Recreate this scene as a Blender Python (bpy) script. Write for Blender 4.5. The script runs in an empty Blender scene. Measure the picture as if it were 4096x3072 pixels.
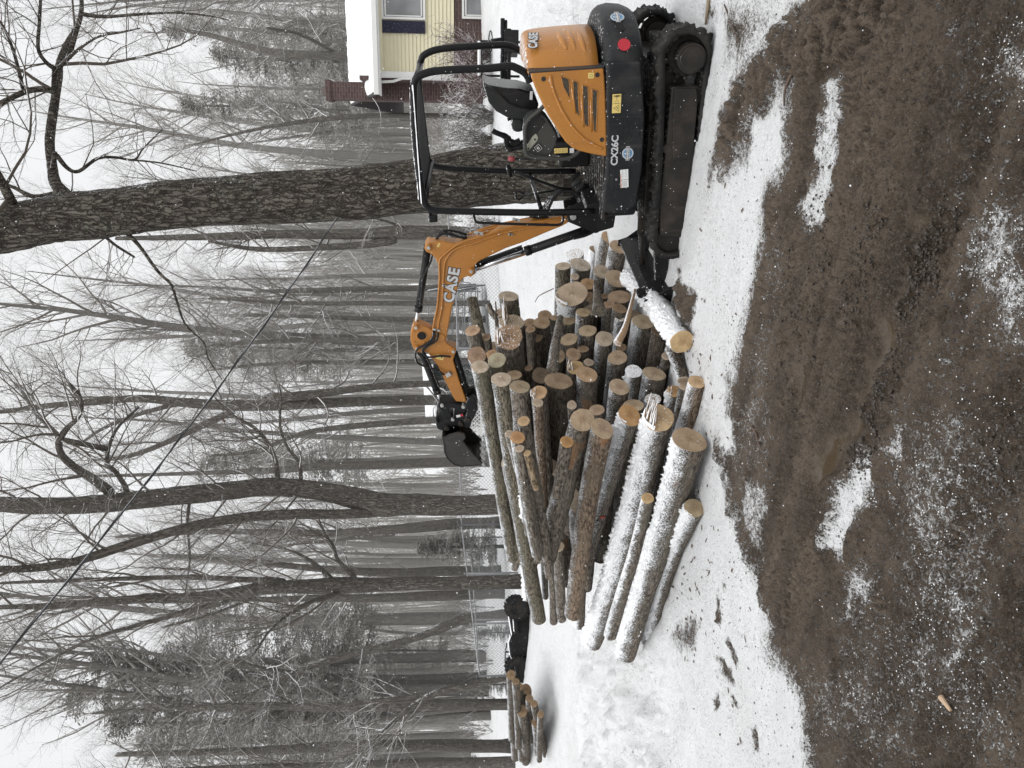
import bpy, bmesh, math, random
import numpy as np
from mathutils import Vector, Matrix, noise, Euler
R = math.radians
scene = bpy.context.scene
col = scene.collection
random.seed(7)

# ------------------------------------------------------------------ camera
FOC, EYE, HOR = 2963.0, 1.95, 1880.0          # focal length in pixels of a 4096 px picture, eye height, horizon
PIT = math.atan((2048-HOR)/FOC)
FW = Vector((0, math.cos(PIT), -math.sin(PIT))); UPV = Vector((0, math.sin(PIT), math.cos(PIT))); RT = Vector((1, 0, 0))
CAM = Vector((0, 0, EYE))
cd = bpy.data.cameras.new('camera'); cam = bpy.data.objects.new('camera', cd); col.objects.link(cam)
cd.sensor_width = 36; cd.lens = 36*FOC/4096; cd.clip_start = .05; cd.clip_end = 600
m3 = Matrix((-UPV, RT, -FW)).transposed()
cam.matrix_world = Matrix.Translation(CAM) @ m3.to_4x4()
scene.camera = cam

def ray(s): return RT*((1536-s[1])/FOC) + UPV*((2048-s[0])/FOC) + FW
def at(s, Y):                                  # point at distance Y in front
    r = ray(s); return CAM + r*(Y/r.y)
def onz(s, z=0.0):
    r = ray(s); return CAM + r*((z-EYE)/r.z)
def Z1(x, y): return (1600+.5877*x, .5877*y)
def Z2(x, y): return (1600+.5877*x, 800+.5877*y)
def Z3(x, y): return (1800+.5877*x, 1600+.5877*y)
def ZA(x, y): return (1600+.31646*x, .31646*y)
def ZB(x, y): return (1900+.31646*x, 400+.31646*y)
def ZC(x, y): return (2200+.31646*x, .31646*y)
def ZD(x, y): return (1600+.31646*x, 800+.31646*y)
def ZE(x, y): return (1600+.36166*x, 1250+.36166*y)
def ZF(x, y): return (.9259*x, .9259*y)
def ZG(x, y): return (.9259*x, 1536+.9259*y)
def ZH(x, y): return (2048+.9259*x, 1536+.9259*y)
def ZI(x, y): return (2496+.9644*x, .9644*y)
def ZJ(x, y): return (1600+.5256*x, 2200+.5256*y)
def ZK(x, y): return (1200+.5425*x, .5425*y)

# ------------------------------------------------------------------ object helpers
def tag(o, label=None, cat=None, group=None, kind=None):
    if label: o['label'] = label
    if cat: o['category'] = cat
    if group: o['group'] = group
    if kind: o['kind'] = kind
    return o
def empty(name, loc=(0,0,0), label=None, cat=None, group=None, rz=0):
    o = bpy.data.objects.new(name, None); col.objects.link(o); o.location = loc; o.rotation_euler.z = rz
    o.empty_display_size = .1
    return tag(o, label, cat, group)
def link(name, me, mat=None, parent=None, smooth=False):
    o = bpy.data.objects.new(name, me); col.objects.link(o)
    if mat is not None and not me.materials: me.materials.append(mat)
    if parent is not None: o.parent = parent
    if smooth:
        me.shade_smooth()
    return o
class MB:
    def __init__(s): s.v = []; s.f = []; s.sm = []
    def add(s, vs, fs, smooth=False):
        b = len(s.v); s.v += [tuple(v) for v in vs]; s.f += [tuple(i+b for i in f) for f in fs]; s.sm += [smooth]*len(fs); return s
    def box(s, c, size, M=None):
        x, y, z = [k/2 for k in size]
        vs = [Vector((sx*x, sy*y, sz*z)) for sx in (-1,1) for sy in (-1,1) for sz in (-1,1)]
        vs = [(M @ v if M else v) + Vector(c) for v in vs]
        return s.add(vs, [(0,1,3,2),(4,6,7,5),(0,4,5,1),(2,3,7,6),(0,2,6,4),(1,5,7,3)])
    def prism(s, pts, y0, y1):                  # polygon in xz pushed along y
        n = len(pts)
        vs = [(x, y0, z) for x, z in pts] + [(x, y1, z) for x, z in pts]
        return s.add(vs, [tuple(range(n)), tuple(range(2*n-1, n-1, -1))] + [(i, i+n, (i+1)%n+n, (i+1)%n) for i in range(n)])
    def prismz(s, pts, z0, z1):                 # polygon in xy pushed along z
        n = len(pts)
        vs = [(x, y, z0) for x, y in pts] + [(x, y, z1) for x, y in pts]
        return s.add(vs, [tuple(range(n-1, -1, -1)), tuple(range(n, 2*n))] + [(i, (i+1)%n, (i+1)%n+n, i+n) for i in range(n)])
    def tube(s, pts, r, n=10, cap=True, smooth=True, jit=0):
        pts = [Vector(p) for p in pts]
        rs = r if isinstance(r, (list, tuple)) else [r]*len(pts)
        N = None; vs = []; m = len(pts)
        for i, p in enumerate(pts):
            t = (pts[min(i+1, m-1)] - pts[max(i-1, 0)])
            if t.length < 1e-9: t = Vector((0,0,1))
            t.normalize()
            if N is None:
                N = t.orthogonal().normalized()
            else:
                N = (N - t*N.dot(t))
                N = N.normalized() if N.length > 1e-6 else t.orthogonal().normalized()
            B = t.cross(N)
            for k in range(n):
                a = 2*math.pi*k/n; rr = rs[i]*(1+(random.uniform(-jit, jit) if jit else 0))
                vs.append(p + (N*math.cos(a)+B*math.sin(a))*rr)
        fs = [(i*n+k, i*n+(k+1)%n, (i+1)*n+(k+1)%n, (i+1)*n+k) for i in range(m-1) for k in range(n)]
        s.add(vs, fs, smooth)
        if cap:
            b = len(s.v)-len(vs)
            s.f += [tuple(b+k for k in range(n-1, -1, -1)), tuple(b+(m-1)*n+k for k in range(n))]; s.sm += [False]*2
        return s
    def cyl(s, a, b, r, n=20, smooth=True): return s.tube([a, b], r, n, True, smooth)
    def disc(s, c, ax, r, n=24):
        ax = Vector(ax).normalized(); N = ax.orthogonal().normalized(); B = ax.cross(N); c = Vector(c)
        return s.add([c+(N*math.cos(2*math.pi*k/n)+B*math.sin(2*math.pi*k/n))*r for k in range(n)], [tuple(range(n))])
    def build(s, name, mat, parent=None, bevel=0, seg=2, fix=False):
        me = bpy.data.meshes.new(name); me.from_pydata(s.v, [], s.f)
        me.polygons.foreach_set('use_smooth', s.sm)
        if fix:
            bm = bmesh.new(); bm.from_mesh(me); bmesh.ops.recalc_face_normals(bm, faces=bm.faces); bm.to_mesh(me); bm.free()
        me.update()
        o = link(name, me, mat, parent)
        if bevel:
            md = o.modifiers.new('bevel', 'BEVEL'); md.width = bevel; md.segments = seg; md.limit_method = 'ANGLE'; md.angle_limit = R(35)
        return o
def smooth_path(pts, sub=6):                    # Catmull-Rom
    P = [Vector(p) for p in pts]; out = []
    for i in range(len(P)-1):
        p0, p1, p2, p3 = P[max(i-1,0)], P[i], P[i+1], P[min(i+2,len(P)-1)]
        for k in range(sub):
            t = k/sub
            out.append(.5*((2*p1)+(p2-p0)*t+(2*p0-5*p1+4*p2-p3)*t*t+(3*p1-p0-3*p2+p3)*t**3))
    out.append(P[-1]); return out
def lerp(a, b, t): return a+(b-a)*t
def sstep(a, b, x):
    t = min(1, max(0, (x-a)/(b-a))); return t*t*(3-2*t)

# ------------------------------------------------------------------ materials
class NT:
    def __init__(s, name):
        s.m = bpy.data.materials.new(name); s.m.use_nodes = True; s.t = s.m.node_tree; s.t.nodes.clear()
        s.out = s.n('ShaderNodeOutputMaterial'); s.b = s.n('ShaderNodeBsdfPrincipled')
        s.t.links.new(s.b.outputs[0], s.out.inputs[0])
    def n(s, typ, **kw):
        nd = s.t.nodes.new(typ)
        for k, v in kw.items(): setattr(nd, k, v)
        return nd
    def L(s, a, b): s.t.links.new(a, b)
    def put(s, sock, v):
        if isinstance(v, bpy.types.NodeSocket): s.L(v, sock)
        elif isinstance(v, (tuple, list)) and len(v) == 3 and sock.type == 'RGBA': sock.default_value = (*v, 1)
        else: sock.default_value = v
    def coord(s, kind='Object', scale=(1,1,1)):
        tc = s.n('ShaderNodeTexCoord')
        if kind == 'World':
            src = s.n('ShaderNodeNewGeometry').outputs['Position']
        else: src = tc.outputs[kind]
        if scale == (1,1,1): return src
        mp = s.n('ShaderNodeMapping'); s.L(src, mp.inputs[0]); mp.inputs['Scale'].default_value = scale
        return mp.outputs[0]
    def noise(s, vec, scale, detail=4, rough=.55, out='Fac'):
        nd = s.n('ShaderNodeTexNoise'); s.L(vec, nd.inputs['Vector']); nd.inputs['Scale'].default_value = scale
        nd.inputs['Detail'].default_value = detail; nd.inputs['Roughness'].default_value = rough
        return nd.outputs[out]
    def voro(s, vec, scale, feature='F1', out='Distance'):
        nd = s.n('ShaderNodeTexVoronoi', feature=feature); s.L(vec, nd.inputs['Vector']); nd.inputs['Scale'].default_value = scale
        return nd.outputs[out]
    def math(s, op, a, b=0.0, c=None, clamp=False):
        nd = s.n('ShaderNodeMath', operation=op); nd.use_clamp = clamp
        s.put(nd.inputs[0], a); s.put(nd.inputs[1], b)
        if c is not None: s.put(nd.inputs[2], c)
        return nd.outputs[0]
    def ramp(s, x, lo, hi, a=0.0, b=1.0, kind='SMOOTHSTEP'):
        nd = s.n('ShaderNodeMapRange', interpolation_type=kind); s.put(nd.inputs[0], x)
        nd.inputs[1].default_value = lo; nd.inputs[2].default_value = hi; nd.inputs[3].default_value = a; nd.inputs[4].default_value = b
        return nd.outputs[0]
    def mix(s, f, a, b):
        nd = s.n('ShaderNodeMix', data_type='RGBA'); s.put(nd.inputs[0], f); s.put(nd.inputs[6], a); s.put(nd.inputs[7], b)
        return nd.outputs[2]
    def bump(s, h, strength=.5, dist=.01, prev=None):
        nd = s.n('ShaderNodeBump'); s.put(nd.inputs['Height'], h); nd.inputs['Strength'].default_value = strength; nd.inputs['Distance'].default_value = dist
        if prev is not None: s.L(prev, nd.inputs['Normal'])
        return nd.outputs[0]
    def nz(s, axis=2):
        g = s.n('ShaderNodeNewGeometry'); sp = s.n('ShaderNodeSeparateXYZ'); s.L(g.outputs['Normal'], sp.inputs[0]); return sp.outputs[axis]
    def done(s, color, rough=.6, metal=0.0, normal=None, spec=None):
        s.put(s.b.inputs['Base Color'], color); s.put(s.b.inputs['Roughness'], rough); s.put(s.b.inputs['Metallic'], metal)
        if spec is not None: s.b.inputs['Specular IOR Level'].default_value = spec
        if normal is not None: s.L(normal, s.b.inputs['Normal'])
        return s.m
SNOW = (.86, .87, .89)
def mat_paint(name, c, rough=.4, metal=0.0, dirt=.25, dirtc=(.09,.075,.06), snow=.0, bump=.15, fleck=.45, spec=.2):
    s = NT(name); v = s.coord('Object')
    n1 = s.noise(v, 5, 6); n2 = s.noise(v, 60, 3)
    vst = s.coord('Object', (1,1,.12)); n3 = s.noise(vst, 22, 4, .6)
    c1 = s.mix(s.math('MULTIPLY', s.ramp(n1, .42, .72), dirt), c, dirtc); c1 = s.mix(s.math('MULTIPLY', s.ramp(n3, .55, .75), dirt), c1, dirtc)
    c1 = s.mix(s.ramp(n2, .3, .8, 0, .25), c1, tuple(k*.6 for k in c))
    w = s.coord('World'); nzz = s.nz()
    # settled snow on whatever faces up, plus caught flakes
    ns = s.noise(w, 38, 4, .7)
    f = s.ramp(s.math('ADD', nzz, s.math('MULTIPLY', s.math('SUBTRACT', ns, .5), 1.6)), 1.15-snow, 1.3-snow)
    vd = s.voro(w, 42); vc = s.voro(w, 42, out='Color'); spx = s.n('ShaderNodeSeparateXYZ'); s.L(vc, spx.inputs[0])
    fl = s.math('MULTIPLY', s.ramp(vd, .10, .16, 1, 0), s.ramp(spx.outputs[0], 1-fleck*.3, 1-fleck*.3+.02))
    ff = s.math('MAXIMUM', f, fl)
    c2 = s.mix(ff, c1, SNOW)
    nm = s.bump(s.math('ADD', s.math('MULTIPLY', n2, .3), s.math('MULTIPLY', ff, 2)), bump, .006)
    return s.done(c2, s.mix(ff, (rough,)*3, (.8,)*3) if rough < .7 else rough, metal, nm, spec)
def flat(name, c, rough=.5, metal=0.0, var=.15):
    s = NT(name); v = s.coord('Object'); n = s.noise(v, 30, 3)
    return s.done(s.mix(s.ramp(n, .35, .75, 0, var), c, tuple(k*.55 for k in c)), rough, metal)

M = {}
M['orange'] = mat_paint('orange_paint', (.40,.168,.032), .38, dirt=.22, dirtc=(.20,.08,.03), snow=.10, spec=.4)
M['hood'] = mat_paint('orange_hood_paint', (.40,.168,.032), .34, dirt=.22, dirtc=(.22,.09,.03), snow=.22, spec=.4)
M['black'] = mat_paint('black_paint', (.011,.011,.012), .5, dirt=.3, dirtc=(.05,.045,.04), snow=.12)
M['frame'] = mat_paint('frame_black', (.007,.007,.008), .4, dirt=.2, dirtc=(.02,.02,.02), snow=.30)
M['skirt'] = mat_paint('dark_grey_plastic', (.014,.015,.017), .5, dirt=.45, dirtc=(.06,.056,.052), snow=.05)
M['grey'] = mat_paint('grey_plastic', (.052,.054,.051), .5, dirt=.2, snow=.12)
M['lgrey'] = flat('pale_grey_plastic', (.33,.33,.27), .5)
M['seat'] = mat_paint('seat_vinyl', (.020,.021,.022), .4, dirt=.2, snow=.36)
M['seatshell'] = mat_paint('seat_shell', (.008,.008,.009), .25, dirt=.1, snow=.1)
M['rubber'] = mat_paint('muddy_rubber', (.014,.014,.014), .7, dirt=.8, dirtc=(.040,.035,.030), snow=.0, fleck=.3, bump=.5)
M['steel'] = mat_paint('muddy_steel', (.020,.018,.016), .5, dirt=.8, dirtc=(.052,.041,.033), snow=.06, bump=.4)
M['chrome'] = flat('chrome_rod', (.62,.63,.65), .22, 1.0, .1)
M['zinc'] = flat('zinc_clamp', (.45,.45,.44), .4, .6, .3)
M['yellow'] = flat('yellow_sticker', (.66,.50,.16), .5, 0, .1)
M['red'] = flat('red_reflector', (.42,.015,.03), .35, 0, .2)
M['redknob'] = flat('faded_red_knob', (.28,.05,.06), .5)
M['white'] = flat('white_decal', (.66,.66,.66), .5, 0, .08)
M['silver'] = flat('silver_decal', (.50,.50,.51), .45, .1, .1)
M['ink'] = flat('black_ink', (.012,.012,.012), .5)
M['blue'] = flat('blue_decal', (.10,.22,.36), .5, 0, .5)
M['orangeink'] = flat('orange_ink', (.55,.15,.04), .5)
M['dark'] = flat('dark_void', (.006,.006,.006), .9)
M['hose'] = mat_paint('black_hose', (.012,.012,.013), .5, dirt=.2, snow=.30)
# ================================================================== EXCAVATOR
_th, _pt = R(33), R(4)
XF = Vector((-math.cos(_th)*math.cos(_pt), math.sin(_th)*math.cos(_pt), -math.sin(_pt)))
XL = Vector((-math.sin(_th), -math.cos(_th), 0)); XU = XF.cross(XL); XO = Vector((2.47, 7.1, -.07))
def ml(s, y):
    r = ray(s); t = (XO+XL*y-CAM).dot(XL)/r.dot(XL); q = CAM+r*t-XO
    return (q.dot(XF), q.dot(XU))
def mlp(s, y): x, z = ml(s, y); return (x, y, z)
EX = empty('mini_excavator', (0,0,0), 'orange mini excavator with open black canopy parked beside the log pile', 'excavator')
EX.matrix_world = Matrix.Translation(XO) @ Matrix((XF, XL, XU)).transposed().to_4x4()
E1 = lambda pts, y: [ml(Z1(*q), y) for q in pts]

def belt(sy):                                    # rubber track, muddy
    yo, yi = (.775, .475) if sy > 0 else (-.775, -.475)
    rc, fc, r = (-.79, .185), (.81, .165), .215
    path = []
    for k in range(46): a = math.pi/2+math.pi*k/45; path.append((rc[0]+r*math.cos(a), rc[1]+r*math.sin(a), math.cos(a), math.sin(a)))
    for k in range(1, 100): t = k/100; path.append((lerp(rc[0], fc[0], t), -.03, 0, -1))
    for k in range(46):
        a = -math.pi/2+math.pi*k/45; rr = r-.02
        path.append((fc[0]+rr*math.cos(a), fc[1]+rr*math.sin(a), math.cos(a), math.sin(a)))
    for k in range(1, 100):
        t = k/100; path.append((lerp(fc[0], rc[0], t), lerp(fc[1]+.195, rc[1]+.215, t)-.02*math.sin(math.pi*t), 0, 1))
    P = path; n = len(P); w = 9; mb = MB(); vs = []
    for i, (x, z, nx, nz_) in enumerate(P):
        lug = .007 if (i//2) % 2 else -.004
        mud = max(0, noise.noise((x*5, z*5, sy*3)))*.02*(1.5 if (nz_ > .2 or nx < -.3) else .2)
        for k in range(w):
            y = lerp(yi, yo, k/(w-1)); e = 1 if 0 < k < w-1 else 0
            m2 = max(0, noise.fractal((x*16, y*16+sy, z*16), 1, 2, 3))*.045*(1.4 if (nz_ > .2 or nx < -.3) else .25)
            o = lug*e + mud + m2
            vs.append((x+nx*o, y+(.012*e if False else 0), z+nz_*o))
        for k in range(w):
            y = lerp(yo-.012*sy, yi+.012*sy, k/(w-1)); vs.append((x-nx*.045, y, z-nz_*.045))
    q = 2*w
    fs = []
    for i in range(n):
        j = (i+1) % n
        for k in range(q):
            fs.append((i*q+k, i*q+(k+1)%q, j*q+(k+1)%q, j*q+k))
    mb.add(vs, fs, True); return mb
for sy in (1, -1):
    tr = belt(sy).build('track', M['rubber'], EX, fix=True)
    tr['label'] = 'muddy rubber track on the near side' if sy > 0 else 'muddy rubber track on the far side'
    y1 = sy*.735; y0 = sy*.60
    f = MB().prism(E1([(1850,590),(1800,1100),(1765,1400),(1768,1605),(1925,1622),(1948,1400),(1990,1100),(2035,650),(2020,585)], .735), y0, y1)
    tf = f.build('track_frame', M['steel'], tr, bevel=.012, fix=True)
    MB().prism(E1([(1870,600),(1860,800),(1855,1090),(1870,1095),(1990,1070),(2025,660),(2010,600)], .735), y1-.002*sy, y1+.012*sy).build('frame_plate', M['steel'], tf, bevel=.006, fix=True)
    c = ml(Z1(1985,398), .775)
    mb = MB().cyl((c[0], sy*.55, c[1]), (c[0], sy*.79, c[1]), .118, 32); mb.cyl((c[0], sy*.78, c[1]), (c[0], sy*.805, c[1]), .100, 32)
    mb.build('final_drive', M['steel'], tr, bevel=.006)
    mb = MB(); mb.cyl((c[0], sy*.60, c[1]), (c[0], sy*.64, c[1]), .165, 24)
    for k in range(14): a = 2*math.pi*k/14; mb.box((c[0]+.17*math.cos(a), sy*.62, c[1]+.17*math.sin(a)), (.04,.04,.03), Matrix.Rotation(-a, 3, 'Y'))
    mb.build('sprocket', M['steel'], tr)
    MB().cyl((.81, sy*.56, .165), (.81, sy*.70, .165), .15, 28).build('idler', M['steel'], tr, bevel=.01)
    for x, z in [ml(Z1(*q), .70) for q in ((2045,650),(1998,1000),(1958,1340))]:
        MB().cyl((x, sy*.56, z), (x, sy*.715, z), .062, 20).build('roller', M['steel'], tr, bevel=.006)
    x, z = ml(Z1(1815,1010), .72); MB().cyl((x, sy*.56, z), (x, sy*.74, z), .042, 20).build('carrier_roller', M['steel'], tr, bevel=.004)
# chassis between the tracks
mb = MB(); mb.box((-.05,0,.27), (1.35,1.15,.30)); mb.box((0,0,.16), (.7,1.1,.12)); mb.cyl((0,0,.38), (0,0,.52), .36, 36)
mb.box((-.72,0,.2), (.25,.8,.12)); mb.build('chassis', M['steel'], EX, bevel=.02)
# dozer blade
bl = MB(); prof = [(1.40,-.03),(1.50,.03),(1.46,.10),(1.43,.20),(1.44,.31),(1.475,.38),(1.44,.385),(1.40,.32),(1.385,.2),(1.39,.05)]
bl.prism(prof, -.775, .775)
blade = bl.build('dozer_blade', M['black'], EX, bevel=.006, fix=True)
for sy in (1,-1): MB().prism([(1.28,.0),(1.50,-.02),(1.53,.12),(1.50,.40),(1.43,.40),(1.40,.30),(1.30,.16)], sy*.765, sy*.79).build('end_plate', M['black'], blade, bevel=.006, fix=True)
for sy in (1,-1):
    MB().prism([(.55,.16),(1.40,.10),(1.40,.22),(.55,.30)], sy*.36, sy*.46).build('blade_arm', M['black'], EX, bevel=.01, fix=True)
MB().tube([(.5,0,.3),(1.05,0,.30)], .045, 16).tube([(1.0,0,.30),(1.42,0,.27)], .028, 16).build('blade_cylinder', M['steel'], EX)
MB().cyl((1.44,.55,.40),(1.44,.63,.40),.04,16).build('blade_pin', M['black'], blade)

# upper structure: plan outline with a round tail
def plan(ax, by, cx=-.33, ex=2.6, n=26, front=None):
    pts = []
    for k in range(n+1):
        a = math.pi/2+math.pi*k/n; c, s_ = math.cos(a), math.sin(a)
        pts.append((cx-ax*abs(c)**(2/ex), by*math.copysign(abs(s_)**(2/ex), s_)))
    return pts
side = .72
o1 = plan(.72, side); o1 = [(.50, side)] + o1 + [(.50, -side), (.62, -.62), (.62, .62)]
mb = MB(); mb.prismz([(x*.985, y*.985) for x, y in o1], .50, .80)
mb.build('lower_skirt', M['skirt'], EX, bevel=.03, fix=True)
# near side cover with the curved foot seen in profile
sk = E1([(1408,425),(1406,800),(1408,1100),(1372,1452),(1545,1452),(1612,1400),(1650,1150),(1668,800),(1655,600),(1640,425)], .735)
skirt = MB().prism(sk, .60, .735).build('side_cover', M['skirt'], EX, bevel=.025, seg=3, fix=True)
MB().prism(E1([(1640,790),(1420,800),(1420,804),(1640,794)], .738), .70, .7375).build('seam', M['ink'], skirt, fix=True)
for cx_, cy_ in ((1512,822),(1540,826),(1566,830),(1520,862),(1550,858),(1515,905),(1556,900),(1582,868),(1515,940),(1545,936),(1575,925),(1627,820),(1650,826),(1630,868),(1652,872),(1628,918),(1590,828)):
    a, b = ml(Z1(cx_, cy_), .737); h = .014+.004*((cx_*7) % 3)
    MB().box((a, .736, b), (.030+.006*(cx_ % 3), .006, .012)).build('vent_slot', M['dark'], skirt, bevel=.003)
hatch = MB().prism(E1([(1450,1145),(1570,1138),(1572,1200),(1550,1290),(1438,1298),(1436,1280)], .74), .72, .741).build('hatch', M['skirt'], skirt, bevel=.006, fix=True)
x, z = ml(Z1(1472,1221), .745); MB().cyl((x,.74,z),(x,.752,z),.011,14).build('lock', M['chrome'], hatch)
# counterweight
cw0 = plan(.80, .76, cx=-.33, ex=2.5, n=36)
cwi = [(x, y) for x, y in cw0 if x < -.47]; inner = [(x*.8+.02, y*.8) for x, y in reversed(cwi)]
zb, zt = .51, .845
mb = MB(); N_ = len(cwi); rings = []
for z, s_ in ((zb, .93), (zb+.03, .965), (zb+.10, .99), (zb+.2, 1.0), (zt-.06, .985), (zt-.015, .955), (zt, .90)):
    rings.append([(x*s_, y*s_, z) for x, y in cwi])
rings.append([(x*.72, y*.72, zt-.005) for x, y in cwi]); rings.append([(x*.72, y*.72, zb) for x, y in cwi])
vs = [p for r_ in rings for p in r_]; K = len(rings)
fs = [((k%K)*N_+i, (k%K)*N_+i+1, ((k+1)%K)*N_+i+1, ((k+1)%K)*N_+i) for k in range(K) for i in range(N_-1)]
fs += [tuple(k*N_ for k in range(K)), tuple(k*N_+N_-1 for k in range(K-1,-1,-1))]
mb.add(vs, fs, True); cw = mb.build('counterweight', M['skirt'], EX, bevel=.02, fix=True)
def onplan(s, z0=None, ax=.80, by=.76, cx=-.33, ex=2.5, off=.004, sc=1.0):   # where a sight line meets the tail surface
    best = None
    r = ray(s)
    for i in range(5000):
        t = 4.5+i*.0008; q = CAM+r*t-XO; x, y, z = q.dot(XF), q.dot(XL), q.dot(XU)
        v = (abs(min(0, x-cx))/(ax*sc))**ex+(abs(y)/(by*sc))**ex
        if v <= 1: return Vector((x, y, z))
    return Vector((-1.1, .3, .7))
def decal_frame(p, ax=.80, by=.76, cx=-.33, ex=2.5):
    gx = -(abs(p.x-cx)/ax)**(ex-1)/ax; gy = math.copysign((abs(p.y)/by)**(ex-1)/by, p.y)
    nrm = Vector((gx, gy, 0)).normalized(); rt = Vector((0,0,1)).cross(nrm).normalized()
    return Matrix((rt, Vector((0,0,1)), nrm)).transposed().to_4x4(), nrm
NEAR = Matrix(((-1,0,0),(0,0,1),(0,1,0))).transposed().to_4x4()     # decal axes on the near side: right = back, up = up
def dec_mb(): return MB()
def place_decal(o, p, fr, rot=0):
    o.parent = o.parent; o.matrix_local = Matrix.Translation(p) @ fr @ Matrix.Rotation(rot, 4, 'Z')
def flat_poly(pts, th=.0015):                      # a thin sticker in its own xy plane
    mb = MB(); n = len(pts)
    return mb.prismz(pts, 0, th)
def circle(r, n=32, cx=0, cy=0, sx=1): return [(cx+sx*r*math.cos(2*math.pi*k/n), cy+r*math.sin(2*math.pi*k/n)) for k in range(n)]
def rect(w, h, cx=0, cy=0): return [(cx-w/2,cy-h/2),(cx+w/2,cy-h/2),(cx+w/2,cy+h/2),(cx-w/2,cy+h/2)]
def text_obj(name, txt, size, mat, parent, mtx, bold=.0, th=.001, sx=1.0, space=1.0):
    cu = bpy.data.curves.new(name, 'FONT'); cu.body = txt; cu.size = size; cu.align_x = 'CENTER'; cu.align_y = 'CENTER'
    cu.offset = bold; cu.extrude = th; cu.space_character = space
    to = bpy.data.objects.new(name+'_tmp', cu); col.objects.link(to)
    dg = bpy.context.evaluated_depsgraph_get(); me = bpy.data.meshes.new_from_object(to.evaluated_get(dg))
    bpy.data.objects.remove(to); bpy.data.curves.remove(cu)
    me.transform(Matrix.Diagonal((sx,1,1,1))); me.name = name
    me.materials.clear(); o = link(name, me, mat, parent); o.matrix_local = mtx; return o
def logo(parent, mtx, r):                          # round blue dealer badge with a banner
    b = flat_poly(circle(r), .001).build('logo', M['white'], parent); b.matrix_local = mtx
    flat_poly(circle(r*.93), .0018).build('logo_rim', M['blue'], b)
    flat_poly(circle(r*.86), .0022).build('logo_ring', M['white'], b)
    flat_poly(circle(r*.80), .0026).build('logo_field', M['blue'], b)
    flat_poly(rect(r*2.45, r*.62), .0030).build('logo_banner', M['white'], b)
    flat_poly(rect(r*2.32, r*.50), .0034).build('logo_banner_field', M['ink'], b)
    text_obj('logo_lettering', 'BEAUREGARD', r*.42, M['white'], b, Matrix.Translation((0,-.002*0,.0040)), bold=r*.012, sx=.80)
    flat_poly(circle(r*.12, cy=r*.5), .0030).build('logo_dot', M['white'], b)
def T_near(s, y, rot=0, dy=0): x, z = ml(s, y); return Matrix.Translation((x, y+dy, z)) @ NEAR @ Matrix.Rotation(rot, 4, 'Z')

text_obj('model_lettering', 'CX26C', .083, M['silver'], skirt, T_near(Z1(1463,1024), .743), bold=.0026, sx=1.02)
logo(skirt, T_near(Z1(1550,1044), .738), .050)
# white data plate
dp = flat_poly(rect(.165,.072)).build('data_plate', M['white'], hatch); dp.matrix_local = T_near(Z1(1527,1215), .743, R(4))
flat_poly(rect(.003,.068, -.01), .0024).build('plate_line', M['ink'], dp)
flat_poly(rect(.07,.006, -.045, .03), .0024).build('plate_stripe', M['orangeink'], dp)
flat_poly(rect(.05,.005, .02, .031), .0024).build('plate_stripe', M['orangeink'], dp)
for i in range(4):
    for j in range(2):
        a, b = (.02+.018*i, .015-.03*j)
        k_ = flat_poly(rect(.012,.0012,a,b), .0024); k_.prismz(rect(.0012,.012,a,b), 0, .0024); k_.build('plate_symbol', M['ink'], dp)
for j in range(5): flat_poly(rect(.05,.0013,-.048,.018-.009*j), .0024).build('plate_text_line', M['ink'], dp)
# yellow warning decal
wd = flat_poly(rect(.155,.075)).build('warning_decal', M['yellow'], skirt); wd.matrix_local = T_near(Z1(1474,705), .7375)
def tri_ring(s_, w, cx=0, cy=0):
    mb = MB(); o = [(cx+s_*math.cos(R(90+120*k)), cy+s_*math.sin(R(90+120*k))) for k in range(3)]; i_ = [(cx+(s_-w)*math.cos(R(90+120*k)), cy+(s_-w)*math.sin(R(90+120*k))) for k in range(3)]
    vs = [(x,y,0) for x,y in o]+[(x,y,0) for x,y in i_]+[(x,y,.0024) for x,y in o]+[(x,y,.0024) for x,y in i_]
    fs = []
    for k in range(3):
        j = (k+1)%3; fs += [(6+k,6+j,9+j,9+k),(k,j,6+j,6+k)]
    return mb.add(vs, fs)
tri_ring(.033, .006, -.038, -.006).build('warning_triangle', M['ink'], wd)
mb = MB()
for (w_, h_, a, b, rr) in ((.020,.003,-.040,-.008,0),(.003,.016,-.036,-.006,0)): mb.prismz(rect(w_,h_,a,b), 0, .0024)
mb.build('warning_symbol', M['ink'], wd)
mb = MB()
for (w_, h_, a, b) in ((.002,.07,.0,0),(.020,.0015,.014,.013),(.020,.0015,.014,-.013),(.0015,.027,.004,0),(.0015,.027,.024,0),(.018,.003,.040,0),(.010,.010,.062,.022),(.012,.030,.062,-.002),(.004,.018,.059,-.024),(.004,.018,.066,-.024),(.002,.02,.052,.0)):
    mb.prismz(rect(w_,h_,a,b), 0, .0024)
mb.build('distance_symbol', M['ink'], wd)
# counterweight marks
p = onplan(Z1(1524,308)); fr, nn = decal_frame(p); o = flat_poly(circle(.053)).build('round_reflector', M['red'], cw); o.matrix_local = Matrix.Translation(p+nn*.011) @ fr
p = onplan(Z1(1495,188)); fr, nn = decal_frame(p)
o = MB().cyl((0,0,-.03),(0,0,.010),.047,28).build('lifting_hole_rim', M['skirt'], cw, bevel=.006); o.matrix_local = Matrix.Translation(p) @ fr
o = MB().disc((0,0,.0115),(0,0,1),.036,28).build('lifting_hole', M['dark'], cw); o.matrix_local = Matrix.Translation(p) @ fr
p = onplan(Z1(1478,125)); fr, nn = decal_frame(p); logo(cw, Matrix.Translation(p+nn*.012) @ fr, .058)

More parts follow.
